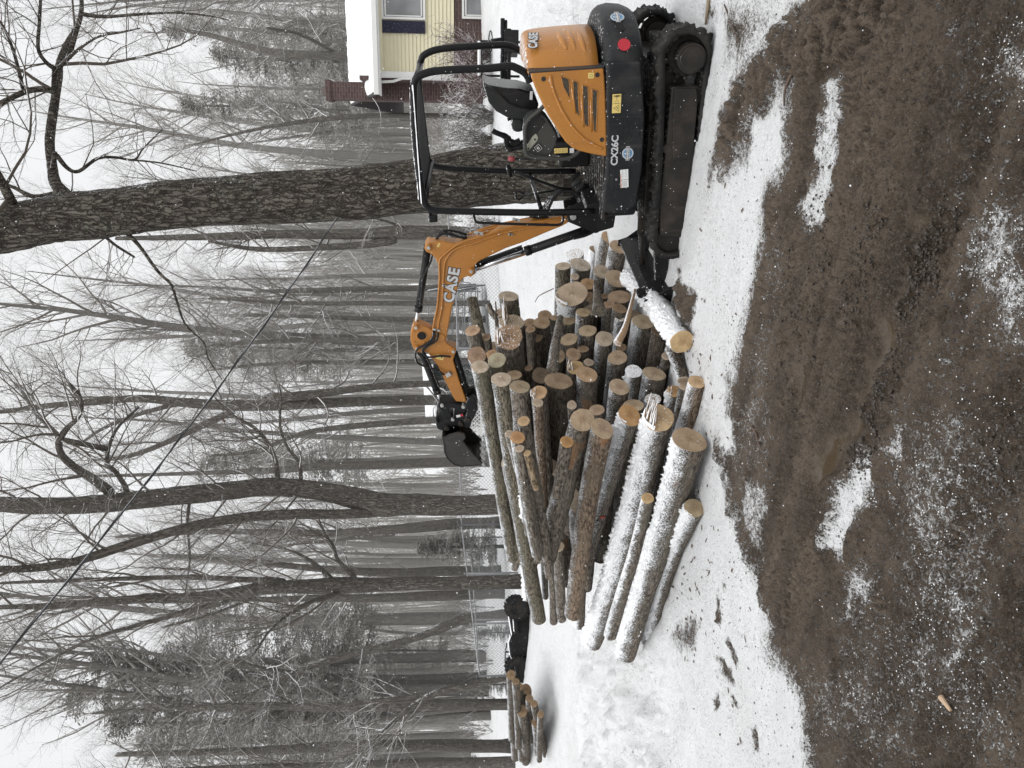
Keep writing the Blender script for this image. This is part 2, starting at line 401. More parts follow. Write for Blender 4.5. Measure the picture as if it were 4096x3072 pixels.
# orange engine hood, round tail
def hood_shell(name, i0, i1, zs, mat, bev=.015, base=(.66,.70,-.30,2.5)):
    ax, by, cx, ex = base; P = plan(ax, by, cx, ex, n=40); P = P[i0:i1]
    mb = MB(); vs = []; n = len(P)
    for z, s_, zz in zs: vs += [(cx+(x-cx)*s_ + zz, y*s_, z) for x, y in P]
    K = len(zs); fs = [(k*n+i, k*n+i+1, (k+1)*n+i+1, (k+1)*n+i) for k in range(K-1) for i in range(n-1)]
    mb.add(vs, fs, True); return mb
hz = [(.885,1.0,0),(1.0,.998,0),(1.1,.992,0),(1.2,.98,0),(1.3,.962,.005),(1.38,.94,.01),(1.43,.915,.015),(1.465,.87,.02),(1.485,.80,.03),(1.495,.68,.05),(1.498,.4,.1),(1.5,.0,.2)]
P = plan(.62, .70, -.34, 2.6, n=48); P = [(-.34+.02,.70)]+P; P = [q for q in P if q[0] < -.70]; P = [(-.70, .70-.02)]+P+[(-.70, -.68)]
# the rear hood ends at the seam x=-.74; the side panel carries on from there
def hood_rows():
    rows = []
    for z, s_, dx in hz: rows.append([(-.70+(x+.70)*(s_ if s_ > .9 else s_), y*s_, z) for x, y in P])
    return rows
rows = hood_rows(); vs = [q for r_ in rows for q in r_]; n = len(P)
fs = [(k*n+i, k*n+i+1, (k+1)*n+i+1, (k+1)*n+i) for k in range(len(rows)-1) for i in range(n-1)]
hood = MB().add(vs, fs, True).build('engine_hood', M['hood'], EX, fix=True)
md = hood.modifiers.new('thick', 'SOLIDIFY'); md.thickness = .02; md.offset = -1
# ribs on the tail
for (s0, s1, z0) in (((1085,215),(1135,345),0),((1150,208),(1195,350),0),((1225,220),(1265,375),0)):
    a = onplan(Z1(*s0), ax=.62, by=.70, cx=-.34, ex=2.6); b = onplan(Z1(*s1), ax=.62, by=.70, cx=-.34, ex=2.6)
    pts = []
    for k in range(11):
        t = k/10; sx = (lerp(s0[0]-15, s1[0], t), lerp(s0[1], s1[1], t)); q = onplan(Z1(*sx), ax=.605, by=.685, cx=-.34, ex=2.6); pts.append(q)
    MB().tube(pts, [.012+.018*math.sin(math.pi*(k/10)*.9+.15) for k in range(11)], 10).build('hood_rib', M['hood'], hood)
# black recess between tail vents, seam and side panel
seamx = E1([(880,490),(1385,455)], .69)
MB().prism([(seamx[0][0]-.005, seamx[0][1]), (seamx[1][0]-.005, seamx[1][1]), (seamx[1][0]+.005, seamx[1][1]), (seamx[0][0]+.005, seamx[0][1])], .55, .716).build('hood_seam', M['ink'], hood, fix=True)
pan = [(888,492),(900,545),(920,600),(945,655),(975,720),(1010,790),(1050,850),(1090,915),(1130,970),(1175,1010),(1225,1030),(1300,1048),(1397,1066),(1410,1062),(1405,800),(1398,600),(1386,460)]
def inset_open(pts): return E1(pts, .716)
pp = inset_open(pan)
mb = MB(); mb.prism(pp, .52, .716)
panel = mb.build('engine_side_panel', M['hood'], EX, bevel=.028, seg=4, fix=True)
rim = E1([(1022,512),(1040,600),(1075,690),(1120,780),(1180,870),(1250,940),(1320,985),(1378,1012)], .72)
MB().tube([(x,.716,z) for x, z in smooth_path([(a,b,0) for a,b in rim],5) and [(q.x,q.y) for q in smooth_path([(a,b,0) for a,b in rim],5)]], .013, 8).build('pressed_ridge', M['hood'], panel)
slots = [[(1095,515),(1150,538),(1155,600),(1152,668),(1112,590)],
         [(1178,545),(1212,562),(1216,700),(1222,790),(1186,745)],
         [(1243,578),(1280,590),(1284,720),(1284,862),(1256,848),(1246,720)],
         [(1308,605),(1344,618),(1342,760),(1335,900),(1318,885),(1310,760)]]
M['grille'] = (lambda s: s.done(s.mix(s.ramp(s.voro(s.coord('Object',(1,1,1)), 95, 'DISTANCE_TO_EDGE'), .04, .12), (.10,.075,.045), (.004,.004,.004)), .6))(NT('mesh_grille'))
for sl in slots:
    g = MB().prism(E1(sl, .72), .70, .7185).build('vent_grille', M['grille'], panel, fix=True)
    q = E1(sl, .72); cx_ = sum(a for a,b in q)/len(q); cz_ = sum(b for a,b in q)/len(q)
    MB().tube([(a,.718,b) for a,b in q]+[(q[0][0],.718,q[0][1])], .004, 6, cap=False).build('vent_rim', M['hood'], g)
for c_ in ((1165,620,1195,760),(1235,700,1250,850),(1300,730,1303,880)):
    (a,b),(c,d) = ml(Z1(c_[0],c_[1]-60), .72), ml(Z1(c_[2],c_[3]+15), .72)
    MB().tube([(a,.715,b),(lerp(a,c,.5),.720,lerp(b,d,.5)),(c,.715,d)], .0085, 8).build('louvre_bar', M['hood'], panel)
for c_ in ((977,538),(1343,510),(1374,951)):
    a, b = ml(Z1(*c_), .72); MB().cyl((a,.71,b),(a,.722,b),.019,20).build('plug', M['ink'], panel, bevel=.002)
sq = flat_poly(rect(.045,.048)).build('service_decal', M['yellow'], panel); sq.matrix_local = T_near(Z1(1300,514), .718)
mb = MB(); [mb.prismz(rect(*q), 0, .0024) for q in ((.022,.002,0,.010),(.022,.002,0,-.010),(.002,.022,-.010,0),(.002,.022,.010,0))]; mb.build('service_symbol', M['ink'], sq)
p = onplan(Z1(908,288), ax=.60, by=.68, cx=-.34, ex=2.6); fr, nn = decal_frame(p, ax=.60, by=.68, cx=-.34, ex=2.6)
for (bo, mt, dz) in ((.011,'ink',0),(.0045,'silver',.002)):
    text_obj('brand_lettering', 'CASE', .105, M[mt], hood, Matrix.Translation(p+nn*(.016+dz)) @ fr @ Matrix.Rotation(R(-6),4,'Z'), bold=bo, sx=1.0, space=1.12)
# far side body under the seat, floor
hp_ = [(x-.02, z-.035) for x, z in E1(pan[1:13], .7)]; mb = MB(); mb.prism([(-.71,.84),(-.71,1.475),(-.66,1.475)]+hp_+[(-.02,.84)], -.69, .60); mb.build('engine_housing', M['black'], EX, bevel=.02, fix=True)
mb = MB(); mb.box((.28,0,.815), (.68,1.36,.03)); 
for k in range(11): mb.box((.28,-.6+.12*k,.834), (.62,.02,.008))
mb.build('floor_mat', M['steel'], EX, bevel=.004)
MB().box((.12,-.42,.98), (.5,.5,.32)).build('side_console', M['black'], EX, bevel=.03)
mb = MB(); mb.prism([(.50,.80),(.66,.80),(.60,.95),(.52,.95)], .05, .50); mb.build('toe_guard', M['black'], EX, bevel=.01, fix=True)

# canopy frame: near and far hoops
def hoop(y, pts, r=.033):
    P = smooth_path([mlp(Z1(*q), y) for q in pts], 6); return MB().tube(P, r, 14)
nearp = [(885,560),(855,500),(790,462),(740,450),(600,465),(300,478),(170,500),(105,545),(92,640),(100,900),(132,1200),(165,1360),(190,1410),(260,1432),(500,1440),(900,1447),(1320,1440)]
cf = hoop(.50, nearp).build('canopy_frame', M['frame'], EX)
bow = [mlp(Z1(*q), .5) for q in ((100,620),(150,1370))]
farp = [(870,380),(800,335),(730,308),(600,310),(300,330),(180,365),(140,420),(128,560),(140,700),(165,900),(185,1060),(205,1100),(240,1130),(400,1150),(800,1165),(1195,1165)]
hoop(-.5, farp).build('canopy_far_hoop', M['frame'], cf)
zr = 2.47
# roof sheet between the rails and cross members
def rp(s, y): return Vector(mlp(Z1(*s), y))
a0, a1 = rp((92,570), .5), rp((150,1370), .5)
b0, b1 = rp((128,470), -.5), rp((205,1095), -.5)
mb = MB(); up = Vector((0,0,.012))
mb.add([a0+Vector((0,.03,.035)), a1+Vector((.03,.03,.03)), b1+Vector((.03,0,.03)), b0+Vector((0,0,.035)), a0+Vector((0,.03,.0)), a1+Vector((.03,.03,0)), b1+Vector((.03,0,0)), b0], [(0,1,2,3),(7,6,5,4),(0,4,5,1),(1,5,6,2),(2,6,7,3),(3,7,4,0)])
roof = mb.build('canopy_roof', M['dark'], EX, bevel=.012, fix=True)
# snow lying on the roof
SN = NT('settled_snow'); v = SN.coord('World'); n1 = SN.noise(v, 60, 5, .7); n2 = SN.noise(v, 9, 3)
M['snow'] = SN.done(SN.mix(n2, (.89,.895,.91), (.82,.83,.85)), .75, 0, SN.bump(n1, .7, .01)); SN.b.inputs['Subsurface Weight'].default_value = 0
def snow_strip(name, p0, p1, p2, p3, nx, ny, h, parent, seed=0, thr=-.2):
    mb = MB(); vs = []
    for i in range(nx+1):
        for j in range(ny+1):
            u, w = i/nx, j/ny; q = p0.lerp(p1, u).lerp(p3.lerp(p2, u), w)
            e = min(1, min(u, 1-u)*nx/2, min(w, 1-w)*ny/2)
            hh = h*e*(.55+.6*noise.fractal((q.x*11+seed, q.y*11, 0), 1, 2, 4)) - (.02 if e == 0 else 0)
            vs.append(q+Vector((0,0,max(-.02, hh))))
    m = ny+1
    fs = [(i*m+j, (i+1)*m+j, (i+1)*m+j+1, i*m+j+1) for i in range(nx) for j in range(ny)]
    o = mb.add(vs, fs, True).build(name, M['snow'], parent, fix=False); return o
U_ = Vector((0,0,.036))
snow_strip('roof_snow', a0+Vector((-.0,.04,.022)), a1+Vector((.03,.04,.022)), b1+Vector((0,0,.02)), b0+Vector((0,0,.02)), 60, 40, .028, roof)
for y, pts in ((0.47,[(700,452)]),):
    pass
mb = MB(); mb.tube([mlp(Z1(100,560),.5), mlp(Z1(140,440),-.5)], .03, 12); mb.tube([mlp(Z1(165,1385),.5), mlp(Z1(212,1108),-.5)], .03, 12); mb.build('canopy_cross_tube', M['frame'], cf)
MB().tube([mlp(Z1(885,1195),-.48), mlp(Z1(960,1420),.47)], .020, 12).build('front_crossbar', M['frame'], cf)
MB().tube(smooth_path([mlp(Z1(*q),.53) for q in ((500,1455),(512,1500),(540,1515),(700,1522),(1000,1530),(1085,1528),(1108,1505),(1110,1465))],4), .013, 10).build('grab_handle', M['frame'], cf)
wl = MB().box(mlp(Z1(226,1478),.42), (.075,.11,.085)).build('work_light', M['frame'], EX, bevel=.015)
MB().box(mlp(Z1(206,1440),.42), (.06,.04,.03)).build('light_bracket', M['frame'], wl)
# seat
def seatpts(pts, y): return [ml(Z1(*q), y) for q in pts]
sb = MB().prism(seatpts([(560,535),(580,600),(600,660),(650,720),(730,765),(820,778),(880,770),(905,740),(880,700),(820,690),(740,660),(680,600),(620,560)], 0), -.24, .24).build('seat_back', M['seat'], EX, bevel=.045, seg=4, fix=True)
MB().prism(seatpts([(562,530),(600,548),(700,565),(800,572),(900,600),(935,680),(900,745),(830,715),(700,690),(620,640),(585,590)], 0), -.215, .215).build('seat_shell', M['seatshell'], sb, bevel=.05, seg=4, fix=True)
MB().prism(seatpts([(838,740),(870,760),(905,900),(925,930),(960,920),(950,760)], 0), -.25, .25).build('seat_cushion', M['seat'], EX, bevel=.04, seg=4, fix=True)
lb = flat_poly(rect(.075,.025)).build('seat_label', M['white'], sb); lb.matrix_local = T_near(Z1(893,650), .22, R(-5))
c0 = mlp(Z1(800,830), .12); MB().prism(seatpts([(762,790),(752,830),(762,870),(800,885),(838,870),(842,820),(825,785)], .12), .06, .24).build('armrest', M['seat'], EX, bevel=.03, seg=3, fix=True)
MB().tube([mlp(Z1(760,805),.15), mlp(Z1(742,812),.15), mlp(Z1(732,815),.15)], [.012,.012,.018], 10).build('joystick', M['frame'], EX)
mb = MB().tube(smooth_path([mlp(Z1(*q),-.2) for q in ((820,960),(780,975),(745,960),(720,930),(660,905),(628,888))],4), [.035]*8+[.03]*6+[.026]*7, 12); mb.build('control_lever', M['hose'], EX)
MB().tube(smooth_path([mlp(Z1(*q),-.2) for q in ((735,925),(728,960),(735,1000),(760,1010),(830,990),(850,960))],4), .035, 10, jit=.2).build('lever_boot', M['hose'], EX)
# control console on the near side
cons = MB().prism(seatpts([(905,778),(870,800),(848,835),(840,900),(850,1010),(862,1040),(905,1062),(1025,1062),(1060,1000),(1080,930),(1040,860),(1000,800),(960,765)], .42), .22, .42).build('control_console', M['grey'], EX, bevel=.02, seg=3, fix=True)
MB().prism(seatpts([(900,785),(852,850),(855,900),(865,1000),(990,830),(950,775)], .425), .40, .4245).build('console_top_trim', M['seat'], cons, bevel=.004, fix=True)
MB().prism(seatpts([(862,1035),(862,990),(900,930),(925,908),(942,930),(940,955),(885,1020)], .43), .41, .430).build('console_plate', M['lgrey'], cons, bevel=.01, seg=3, fix=True)
for q in ((874,1012),(919,950)): x, z = ml(Z1(*q), .432); MB().cyl((x,.42,z),(x,.434,z),.009,14).build('console_button', M['ink'], cons)
dm = flat_poly(rect(.062,.062)).build('diamond_decal', M['ink'], cons); dm.matrix_local = T_near(Z1(941,1007), .432, R(38))
mb = MB(); [mb.prismz(rect(*q), 0, .0026) for q in ((.054,.0025,0,.0255),(.054,.0025,0,-.0255),(.0025,.054,-.0255,0),(.0025,.054,.0255,0),(.03,.004,0,-.006),(.012,.012,.004,.006),(.004,.016,-.010,.004))]; mb.build('diamond_symbol', M['white'], dm)
yd = flat_poly(rect(.045,.125)).build('yellow_label_strip', M['yellow'], cons); yd.matrix_local = T_near(Z1(1095,1025), .432)
for k in range(3): tri_ring(.018, .004, 0, .035-.038*k+.01).build('label_triangle', M['ink'], yd)
mb = MB(); [mb.prismz(rect(.045,.0015,0,.02-.035*k), 0, .0024) for k in range(3)]; mb.build('label_line', M['ink'], yd)
lb = flat_poly(rect(.045,.04)).build('white_label', M['white'], cons); lb.matrix_local = T_near(Z1(1170,1025), .432)
MB().box(((ml(Z1(1110,1000),.36)[0]), .34, ml(Z1(1110,1000),.36)[1]), (.13,.16,.16)).build('console_foot', M['black'], cons, bevel=.01)
MB().tube(smooth_path([mlp(Z1(*q),.46) for q in ((985,715),(940,760),(880,810),(855,860),(850,950),(855,1030),(890,1068),(1000,1075),(1120,1080),(1190,1055),(1235,1010))],4), .018, 12).build('console_guard_bar', M['grey'], EX)
x, z = ml(Z1(752,1080), .3); mb = MB().tube([mlp(Z1(735,1080),.3), mlp(Z1(752,1080),.3), mlp(Z1(782,1081),.3)], [.015,.026,.022], 16); kb = mb.build('blade_lever', M['redknob'], EX)
MB().tube([mlp(Z1(785,1081),.3), mlp(Z1(1000,1083),.3)], .009, 10).build('lever_rod', M['frame'], kb)
# travel levers and pedals
tl = MB().tube([mlp(Z1(1170,1290),0), mlp(Z1(1080,1280),0), mlp(Z1(900,1215),0), mlp(Z1(780,1170),0)], .014, 10).build('travel_lever', M['frame'], EX)
MB().tube([mlp(Z1(733,1120),0), mlp(Z1(742,1150),0), mlp(Z1(755,1200),0)], [.016,.03,.02], 12).build('lever_grip', M['frame'], tl)
for q, yy in (((1195,1200),.05),((1225,1280),.05),((1200,1245),.2)):
    x, z = ml(Z1(*q), yy); mb = MB(); Mx = Matrix.Rotation(R(-55), 3, 'Y')
    mb.box((x,yy,z), (.10,.09,.012), Mx)
    for k in range(5): mb.box(Vector((x,yy,z))+Mx @ Vector((-.04+.02*k,0,.009)), (.006,.085,.008), Mx)
    mb.build('pedal', M['frame'], EX)
# swing bracket and front post foot
mb = MB(); mb.prism([(.55,.55),(.95,.60),(1.0,.80),(.86,1.08),(.72,1.10),(.66,.95),(.55,.90)], -.24, -.20); mb.prism([(.55,.55),(.95,.60),(1.0,.80),(.86,1.08),(.72,1.10),(.66,.95),(.55,.90)], .0, .04)
mb.box((.68,-.1,.68), (.24,.34,.26)); mb.cyl((.70,-.1,.5),(.70,-.1,.92),.11,20)
sw = mb.build('swing_bracket', M['black'], EX, bevel=.012, fix=True)
x, z = ml(Z1(1178,1475), .05); MB().cyl((x,-.27,z),(x,.07,z),.032,20).build('boom_foot_pin', M['zinc'], sw, bevel=.004)

# ---- boom, stick, bucket, all in the plane y = BY
BY = -.08
def PZ(fn, pts, y=None): return [ml(fn(*q), BY if y is None else y) for q in pts]
boomp = PZ(ZD, [(2150,170),(2150,235),(2040,300),(1840,380),(1560,500),(1330,580),(1120,680),(1000,740),(950,790),(940,850),(950,900),(900,940),(850,930),(790,960),(745,1030),(710,1150),(660,1320),(620,1540),(600,1659),(590,1730),(470,1730),(430,1640),(450,1500),(480,1200),(490,900),(485,780),(450,700),(400,650),(340,625),(312,590),(320,530),(370,505),(560,490),(700,515),(960,460),(1250,330),(1600,250),(2000,180)])
boom = MB().prism(boomp, BY-.075, BY+.075).build('boom', M['orange'], EX, bevel=.014, seg=3, fix=True)
for q in ((360,592),(900,893)):
    x, z = ml(ZD(*q), BY+.08); b = MB().cyl((x,BY-.12,z),(x,BY+.105,z),.034,24).build('pin_boss', M['orange'], boom, bevel=.005)
    MB().cyl((x,BY-.13,z),(x,BY+.115,z),.019,20).build('pin', M['zinc'], b, bevel=.003)
for k, pts in enumerate([[(2100,240),(1550,300),(1000,470),(760,545),(560,690),(500,780),(500,1000),(470,1350),(430,1540),(415,1659)],
            [(1850,300),(1300,420),(940,545),(700,620),(590,740),(560,850),(545,1060),(530,1350),(490,1550),(480,1659)],
            [(1650,270),(1200,380),(980,430)],[(1640,250),(1180,350),(980,400)],[(1640,225),(1150,330),(850,440)],[(1630,285),(1200,400),(800,520),(700,520)]]):
    MB().tube(smooth_path([mlp(ZD(*q), BY+(.082 if k < 2 else .03-.04*(k-2))) for q in pts], 5), .0105, 8).build('steel_pipe', M['orange'], boom)
for q, h in (((1470,250),5),((995,420),6),((1395,435),3),((560,1085),3),((460,1640),5)):
    x, z = ml(ZD(*q), BY+.09); cl = MB().box((x,BY+.085,z), (.022,.03,.016*h), Matrix.Rotation(R(-18),3,'Y')).build('pipe_clamp', M['zinc'], boom, bevel=.003)
    MB().cyl((x,BY+.09,z),(x,BY+.107,z),.009,6).build('clamp_bolt', M['ink'], cl)
hd = flat_poly(rect(.045,.022)).build('hook_decal', M['yellow'], boom); hd.matrix_local = T_near(ZD(488,570), BY+.0755, R(-35))
mb = MB(); mb.tube([(-.008,0,.002),(0,.004,.002),(.008,0,.002),(.004,-.005,.002)], .0015, 6); mb.build('hook_symbol', M['ink'], hd)
a = Vector(mlp(ZD(615,1270), BY+.076)); b = Vector(mlp(ZD(690,890), BY+.076)); d_ = (b-a)
ang = math.atan2(d_.z, -d_.x); mid = (Vector(mlp(ZD(655,1080), BY+.0755)))
L_ = d_.length
for (bo, mt, dz) in ((.0135,'ink',0),(.006,'silver',.002)):
    text_obj('brand_lettering', 'CASE', .16, M[mt], boom, Matrix.Translation(mid+Vector((0,dz,0))) @ NEAR @ Matrix.Rotation(ang,4,'Z'), bold=bo, sx=1.02, space=1.12, th=.001)
# arm cylinder on top of the boom
def cyl_ram(name, a, b, t, rb, rr, y=BY, par=EX):
    A = Vector((a[0],y,a[1])); B = Vector((b[0],y,b[1])); C = A.lerp(B, t)
    mb = MB().tube([A, C], rb, 20); mb.tube([C-(C-A).normalized()*.05, C+(C-A).normalized()*.012], rb*1.15, 20)
    mb.cyl(A+Vector((0,-rb*.9,0)), A+Vector((0,rb*.9,0)), rb*1.1, 16)
    o = mb.build(name, M['black'], par, bevel=0)
    mr = MB().tube([C, B], rr, 16); mr.cyl(B+Vector((0,-rb*.9,0)), B+Vector((0,rb*.9,0)), rr*1.6, 16); mr.build('piston_rod', M['chrome'], o)
    return o
y = BY
ac = cyl_ram('arm_cylinder', ml(ZD(350,600),y), ml(ZE(175,155),y), .78, .040, .020)
MB().tube(smooth_path([mlp(ZD(*q),y+.045) for q in ((405,660),(395,760),(330,900),(290,1000),(275,1180),(255,1330))],4), .010, 8).build('cylinder_pipe', M['black'], ac)
bc = cyl_ram('boom_cylinder', ml(Z1(1330,1545),y), ml(ZD(925,880),y), .56, .047, .024)
bxa, bxb = ml(ZD(1560,640),y), ml(ZD(960,850),y)
A = Vector((bxa[0],y,bxa[1])); B = Vector((bxb[0],y,bxb[1]))
g0 = PZ(ZD, [(950,790),(1540,575),(1540,600),(960,815)]); MB().prism(g0, y-.02, y+.02).build('rod_guard', M['black'], bc, fix=True)
g1 = PZ(ZD, [(950,925),(1180,845),(1500,745),(1800,640),(1780,605),(1500,685),(1100,830),(940,900)]); MB().prism(g1, y-.06, y-.03).build('guard_strip', M['orange'], bc, bevel=.004, fix=True)
g2 = PZ(ZD, [(940,790),(1560,620),(1560,680),(980,880)]); MB().prism(g2, y-.055, y-.045).build('guard_plate', M['ink'], bc, fix=True)
# hoses at the boom top and by the canopy
for j, pts in enumerate([[(840,440),(720,400),(600,385),(500,420),(450,480)],[(840,490),(730,460),(620,420),(520,430),(460,490)],[(850,470),(760,470),(650,440),(560,420),(480,440)]]):
    MB().tube(smooth_path([mlp(ZD(*q), BY-.03+.03*j) for q in pts],4), .013, 8, jit=.12).build('hydraulic_hose', M['hose'], boom)
for j in range(5):
    o = j*14; yy = BY-.06+.035*j
    pts = [(890+o,1480),(940+o,1440),(985+o*.6,1400),(1010+o*.5,1360),(1050+o*.5,1315),(1110+o*.5,1298),(1160+o*.6,1310),(1205+o*.4,1340),(1225+o*.3,1390)]
    MB().tube(smooth_path([mlp(Z1(*q), yy) for q in pts],5), .019, 8, jit=.13).build('hydraulic_hose', M['hose'], sw)
for j in range(3):
    pts = [(700+j*6,1545-j*10),(760,1520-j*8),(830,1500-j*8),(890+j*10,1478)]
    MB().tube(smooth_path([mlp(Z1(*q), BY+.02*j) for q in [(880+j*12,1470),(930+j*10,1465),(980,1470),(1010,1490)]],4), .016, 8, jit=.13).build('hydraulic_hose', M['hose'], boom)
MB().tube(smooth_path([mlp(Z2(*q), BY+.06) for q in ((1180,265),(1260,245),(1320,215),(1350,175),(1345,140))],4), .012, 8).build('hydraulic_hose', M['hose'], bc)
# stick (arm)
stick = PZ(ZE, [(150,105),(120,200),(120,290),(150,370),(190,410),(240,420),(300,410),(420,560),(500,730),(585,900),(620,955),(740,965),(720,900),(650,700),(590,500),(610,440),(625,400),(590,360),(520,310),(500,250),(440,200),(380,190),(320,140),(200,90)])
arm = MB().prism(stick, BY-.06, BY+.06).build('stick_arm', M['orange'], EX, bevel=.012, seg=3, fix=True)
for q, rr in (((175,162),.034),((187,395),.034),((590,425),.032),((455,270),.045)):
    x, z = ml(ZE(*q), BY+.07); b = MB().cyl((x,BY-.10,z),(x,BY+.085,z),rr,24).build('pin_boss', M['orange'], arm, bevel=.005)
    if rr < .04: MB().cyl((x,BY-.11,z),(x,BY+.094,z),.018,20).build('pin', M['zinc'], b, bevel=.003)
x, z = ml(ZE(243,258), BY+.065); MB().cyl((x,BY-.0615,z),(x,BY+.0625,z),.055,28).build('round_opening', M['dark'], arm)
MB().tube([(x+.056*math.cos(t*math.pi/12),BY+.0625,z+.056*math.sin(t*math.pi/12)) for t in range(25)], .005, 6, cap=False).build('opening_rim', M['orange'], arm)
for q in ((150,205),(160,325),(265,330)): x, z = ml(ZE(*q), BY+.06); MB().cyl((x,BY+.05,z),(x,BY+.07,z),.012,6).build('bolt', M['orange'], arm)
sd = flat_poly(rect(.085,.060)).build('stick_decal', M['yellow'], arm); sd.matrix_local = T_near(ZE(442,495), BY+.0605, R(70))
mb = MB(); mb.prismz(rect(.002,.055,0,0),0,.0024); mb.prismz(rect(.014,.004,.02,0),0,.0024); mb.prismz(rect(.004,.018,.030,0),0,.0024); mb.prismz([(-.032,-.014),(-.008,-.014),(-.02,.012)],0,.0024); mb.build('stick_symbol', M['ink'], sd)
x, z = ml(ZE(535,680), BY+.07); MB().box((x,BY+.075,z), (.05,.04,.065), Matrix.Rotation(R(30),3,'Y')).build('valve_block', M['zinc'], arm, bevel=.005)
for pts in ([(370,200),(365,270),(300,340),(200,400),(170,460),(190,550),(270,595),(400,630),(490,690)], [(420,230),(400,310),(310,370),(260,420),(280,480),(340,495),(450,480),(560,490)], [(385,215),(370,300),(280,370),(250,440),(300,500),(420,780),(430,810)]):
    MB().tube(smooth_path([mlp(ZE(*q), BY+.095) for q in pts],5), .0115, 10, jit=.06).build('hydraulic_hose', M['hose'], arm)
kc = cyl_ram('bucket_cylinder', ml(ZE(235,430),y), ml(ZE(455,990),y), .80, .040, .018)
tc = MB().tube([mlp(ZE(600,440),y), mlp(ZE(745,880),y)], .040, 18).build('thumb_cylinder', M['black'], EX)
MB().tube([mlp(ZE(560,450),y-.05), mlp(ZE(700,900),y-.05)], .016, 12).build('cylinder_pipe', M['chrome'], tc)
# linkage, coupler, thumb, bucket
lk = MB().prism(PZ(ZE, [(425,970),(440,945),(520,950),(640,965),(720,990),(730,1050),(700,1065),(660,1040),(560,1005),(540,1035),(600,1130),(560,1150),(500,1130),(470,1060),(430,1010)]), y-.09, y+.09).build('bucket_linkage', M['black'], EX, bevel=.01, fix=True)
for q in ((465,1025),(700,1040),(583,1180)):
    x, z = ml(ZE(*q), y+.1); MB().cyl((x,y-.12,z),(x,y+.12,z),.021,18).build('pin', M['zinc'], lk, bevel=.003)
cp = MB().prism(PZ(ZE, [(400,1120),(440,1170),(520,1150),(620,1110),(700,1090),(790,1090),(760,1150),(700,1190),(600,1210),(480,1260),(420,1240),(400,1190)]), y-.10, y+.10).build('quick_coupler', M['black'], EX, bevel=.012, fix=True)
q0 = flat_poly(rect(.034,.05)).build('coupler_label', M['white'], cp); q0.matrix_local = T_near(ZE(645,1145), y+.1015, R(10))
q0 = flat_poly(rect(.034,.03)).build('coupler_red_label', M['red'], cp); q0.matrix_local = T_near(ZE(683,1135), y+.1015, R(10))
th_ = MB().prism(PZ(ZE, [(760,880),(820,860),(840,900),(860,1000),(830,1080),(790,1150),(780,1200),(740,1215),(705,1195),(700,1160),(720,1120),(745,1040),(720,1000),(730,950)]), y-.13, y-.06)
th_.prism(PZ(ZE, [(760,880),(820,860),(840,900),(860,1000),(830,1080),(790,1150),(780,1200),(740,1215),(705,1195),(700,1160),(720,1120),(745,1040),(720,1000),(730,950)]), y+.07, y+.13)
th_ = th_.build('thumb', M['black'], EX, bevel=.012, fix=True)
x, z = ml(ZE(795,998), y+.135); MB().disc((x,y+.1315,z),(0,1,0),.018,18).build('thumb_hole', M['dark'], th_)
for q in ((747,1185),(672,1238),(517,1287)): x, z = ml(ZE(*q), y+.14); MB().cyl((x,y-.15,z),(x,y+.15,z),.03,20).build('bucket_pin', M['steel'], cp, bevel=.004)
bp = [(480,1260),(560,1220),(650,1195),(710,1210),(720,1260),(690,1290),(760,1380),(850,1480),(905,1530),(895,1545),(800,1560),(680,1570),(600,1545),(530,1480),(500,1400),(500,1330)]
side_ = PZ(ZE, bp)
M['bucket'] = mat_paint('worn_bucket_steel', (.040,.038,.037), .45, dirt=.6, dirtc=(.08,.07,.06), snow=.02)
bk = MB(); bk.prism(side_, y-.24, y-.225); bk.prism(side_, y+.225, y+.24)
back = PZ(ZE, [(480,1260),(500,1330),(500,1400),(530,1480),(600,1545),(680,1570),(800,1560),(895,1545)])
for i in range(len(back)-1):
    (a,b),(c,d) = back[i], back[i+1]; bk.add([(a,y-.24,b),(c,y-.24,d),(c,y+.24,d),(a,y+.24,b)], [(0,1,2,3)], True)
bkt = bk.build('bucket', M['bucket'], EX, fix=True)
md = bkt.modifiers.new('thick', 'SOLIDIFY'); md.thickness = .012
MB().tube([(a,y+.236,b) for a,b in side_]+[(side_[0][0],y+.236,side_[0][1])], .010, 8, cap=False).build('bucket_rim', M['steel'], bkt)
e0 = back[-1]; 
for k in range(4):
    yy = y-.2+.133*k; MB().prism([(e0[0]-.01,e0[1]+.015),(e0[0]+.075,e0[1]-.045),(e0[0]+.08,e0[1]-.050),(e0[0]-.01,e0[1]-.02)], yy-.028, yy+.028).build('bucket_tooth', M['zinc'], bkt, bevel=.004, fix=True)
MB().prism(PZ(ZE, [(560,1300),(700,1290),(600,1480),(540,1400)]), y-.20, y-.19).build('ear_plate', M['black'], bkt, fix=True)
# ================================================================== GROUND
def hbase(X):
    xs = [(-14,.62),(-8,.70),(-4,.80),(0,.98),(4.5,1.36),(8,1.58),(12,1.75),(20,2.0)]
    if X <= xs[0][0]: return xs[0][1]
    for (a, b), (c, d) in zip(xs, xs[1:]):
        if X <= c: return lerp(b, d, (X-a)/(c-a))
    return xs[-1][1]
def hlow(X, Y):
    h = hbase(X)*sstep(7.8, 19.5, Y)
    if Y > 19.5: h += .055*(Y-19.5)*sstep(19.5, 30, Y)
    return h
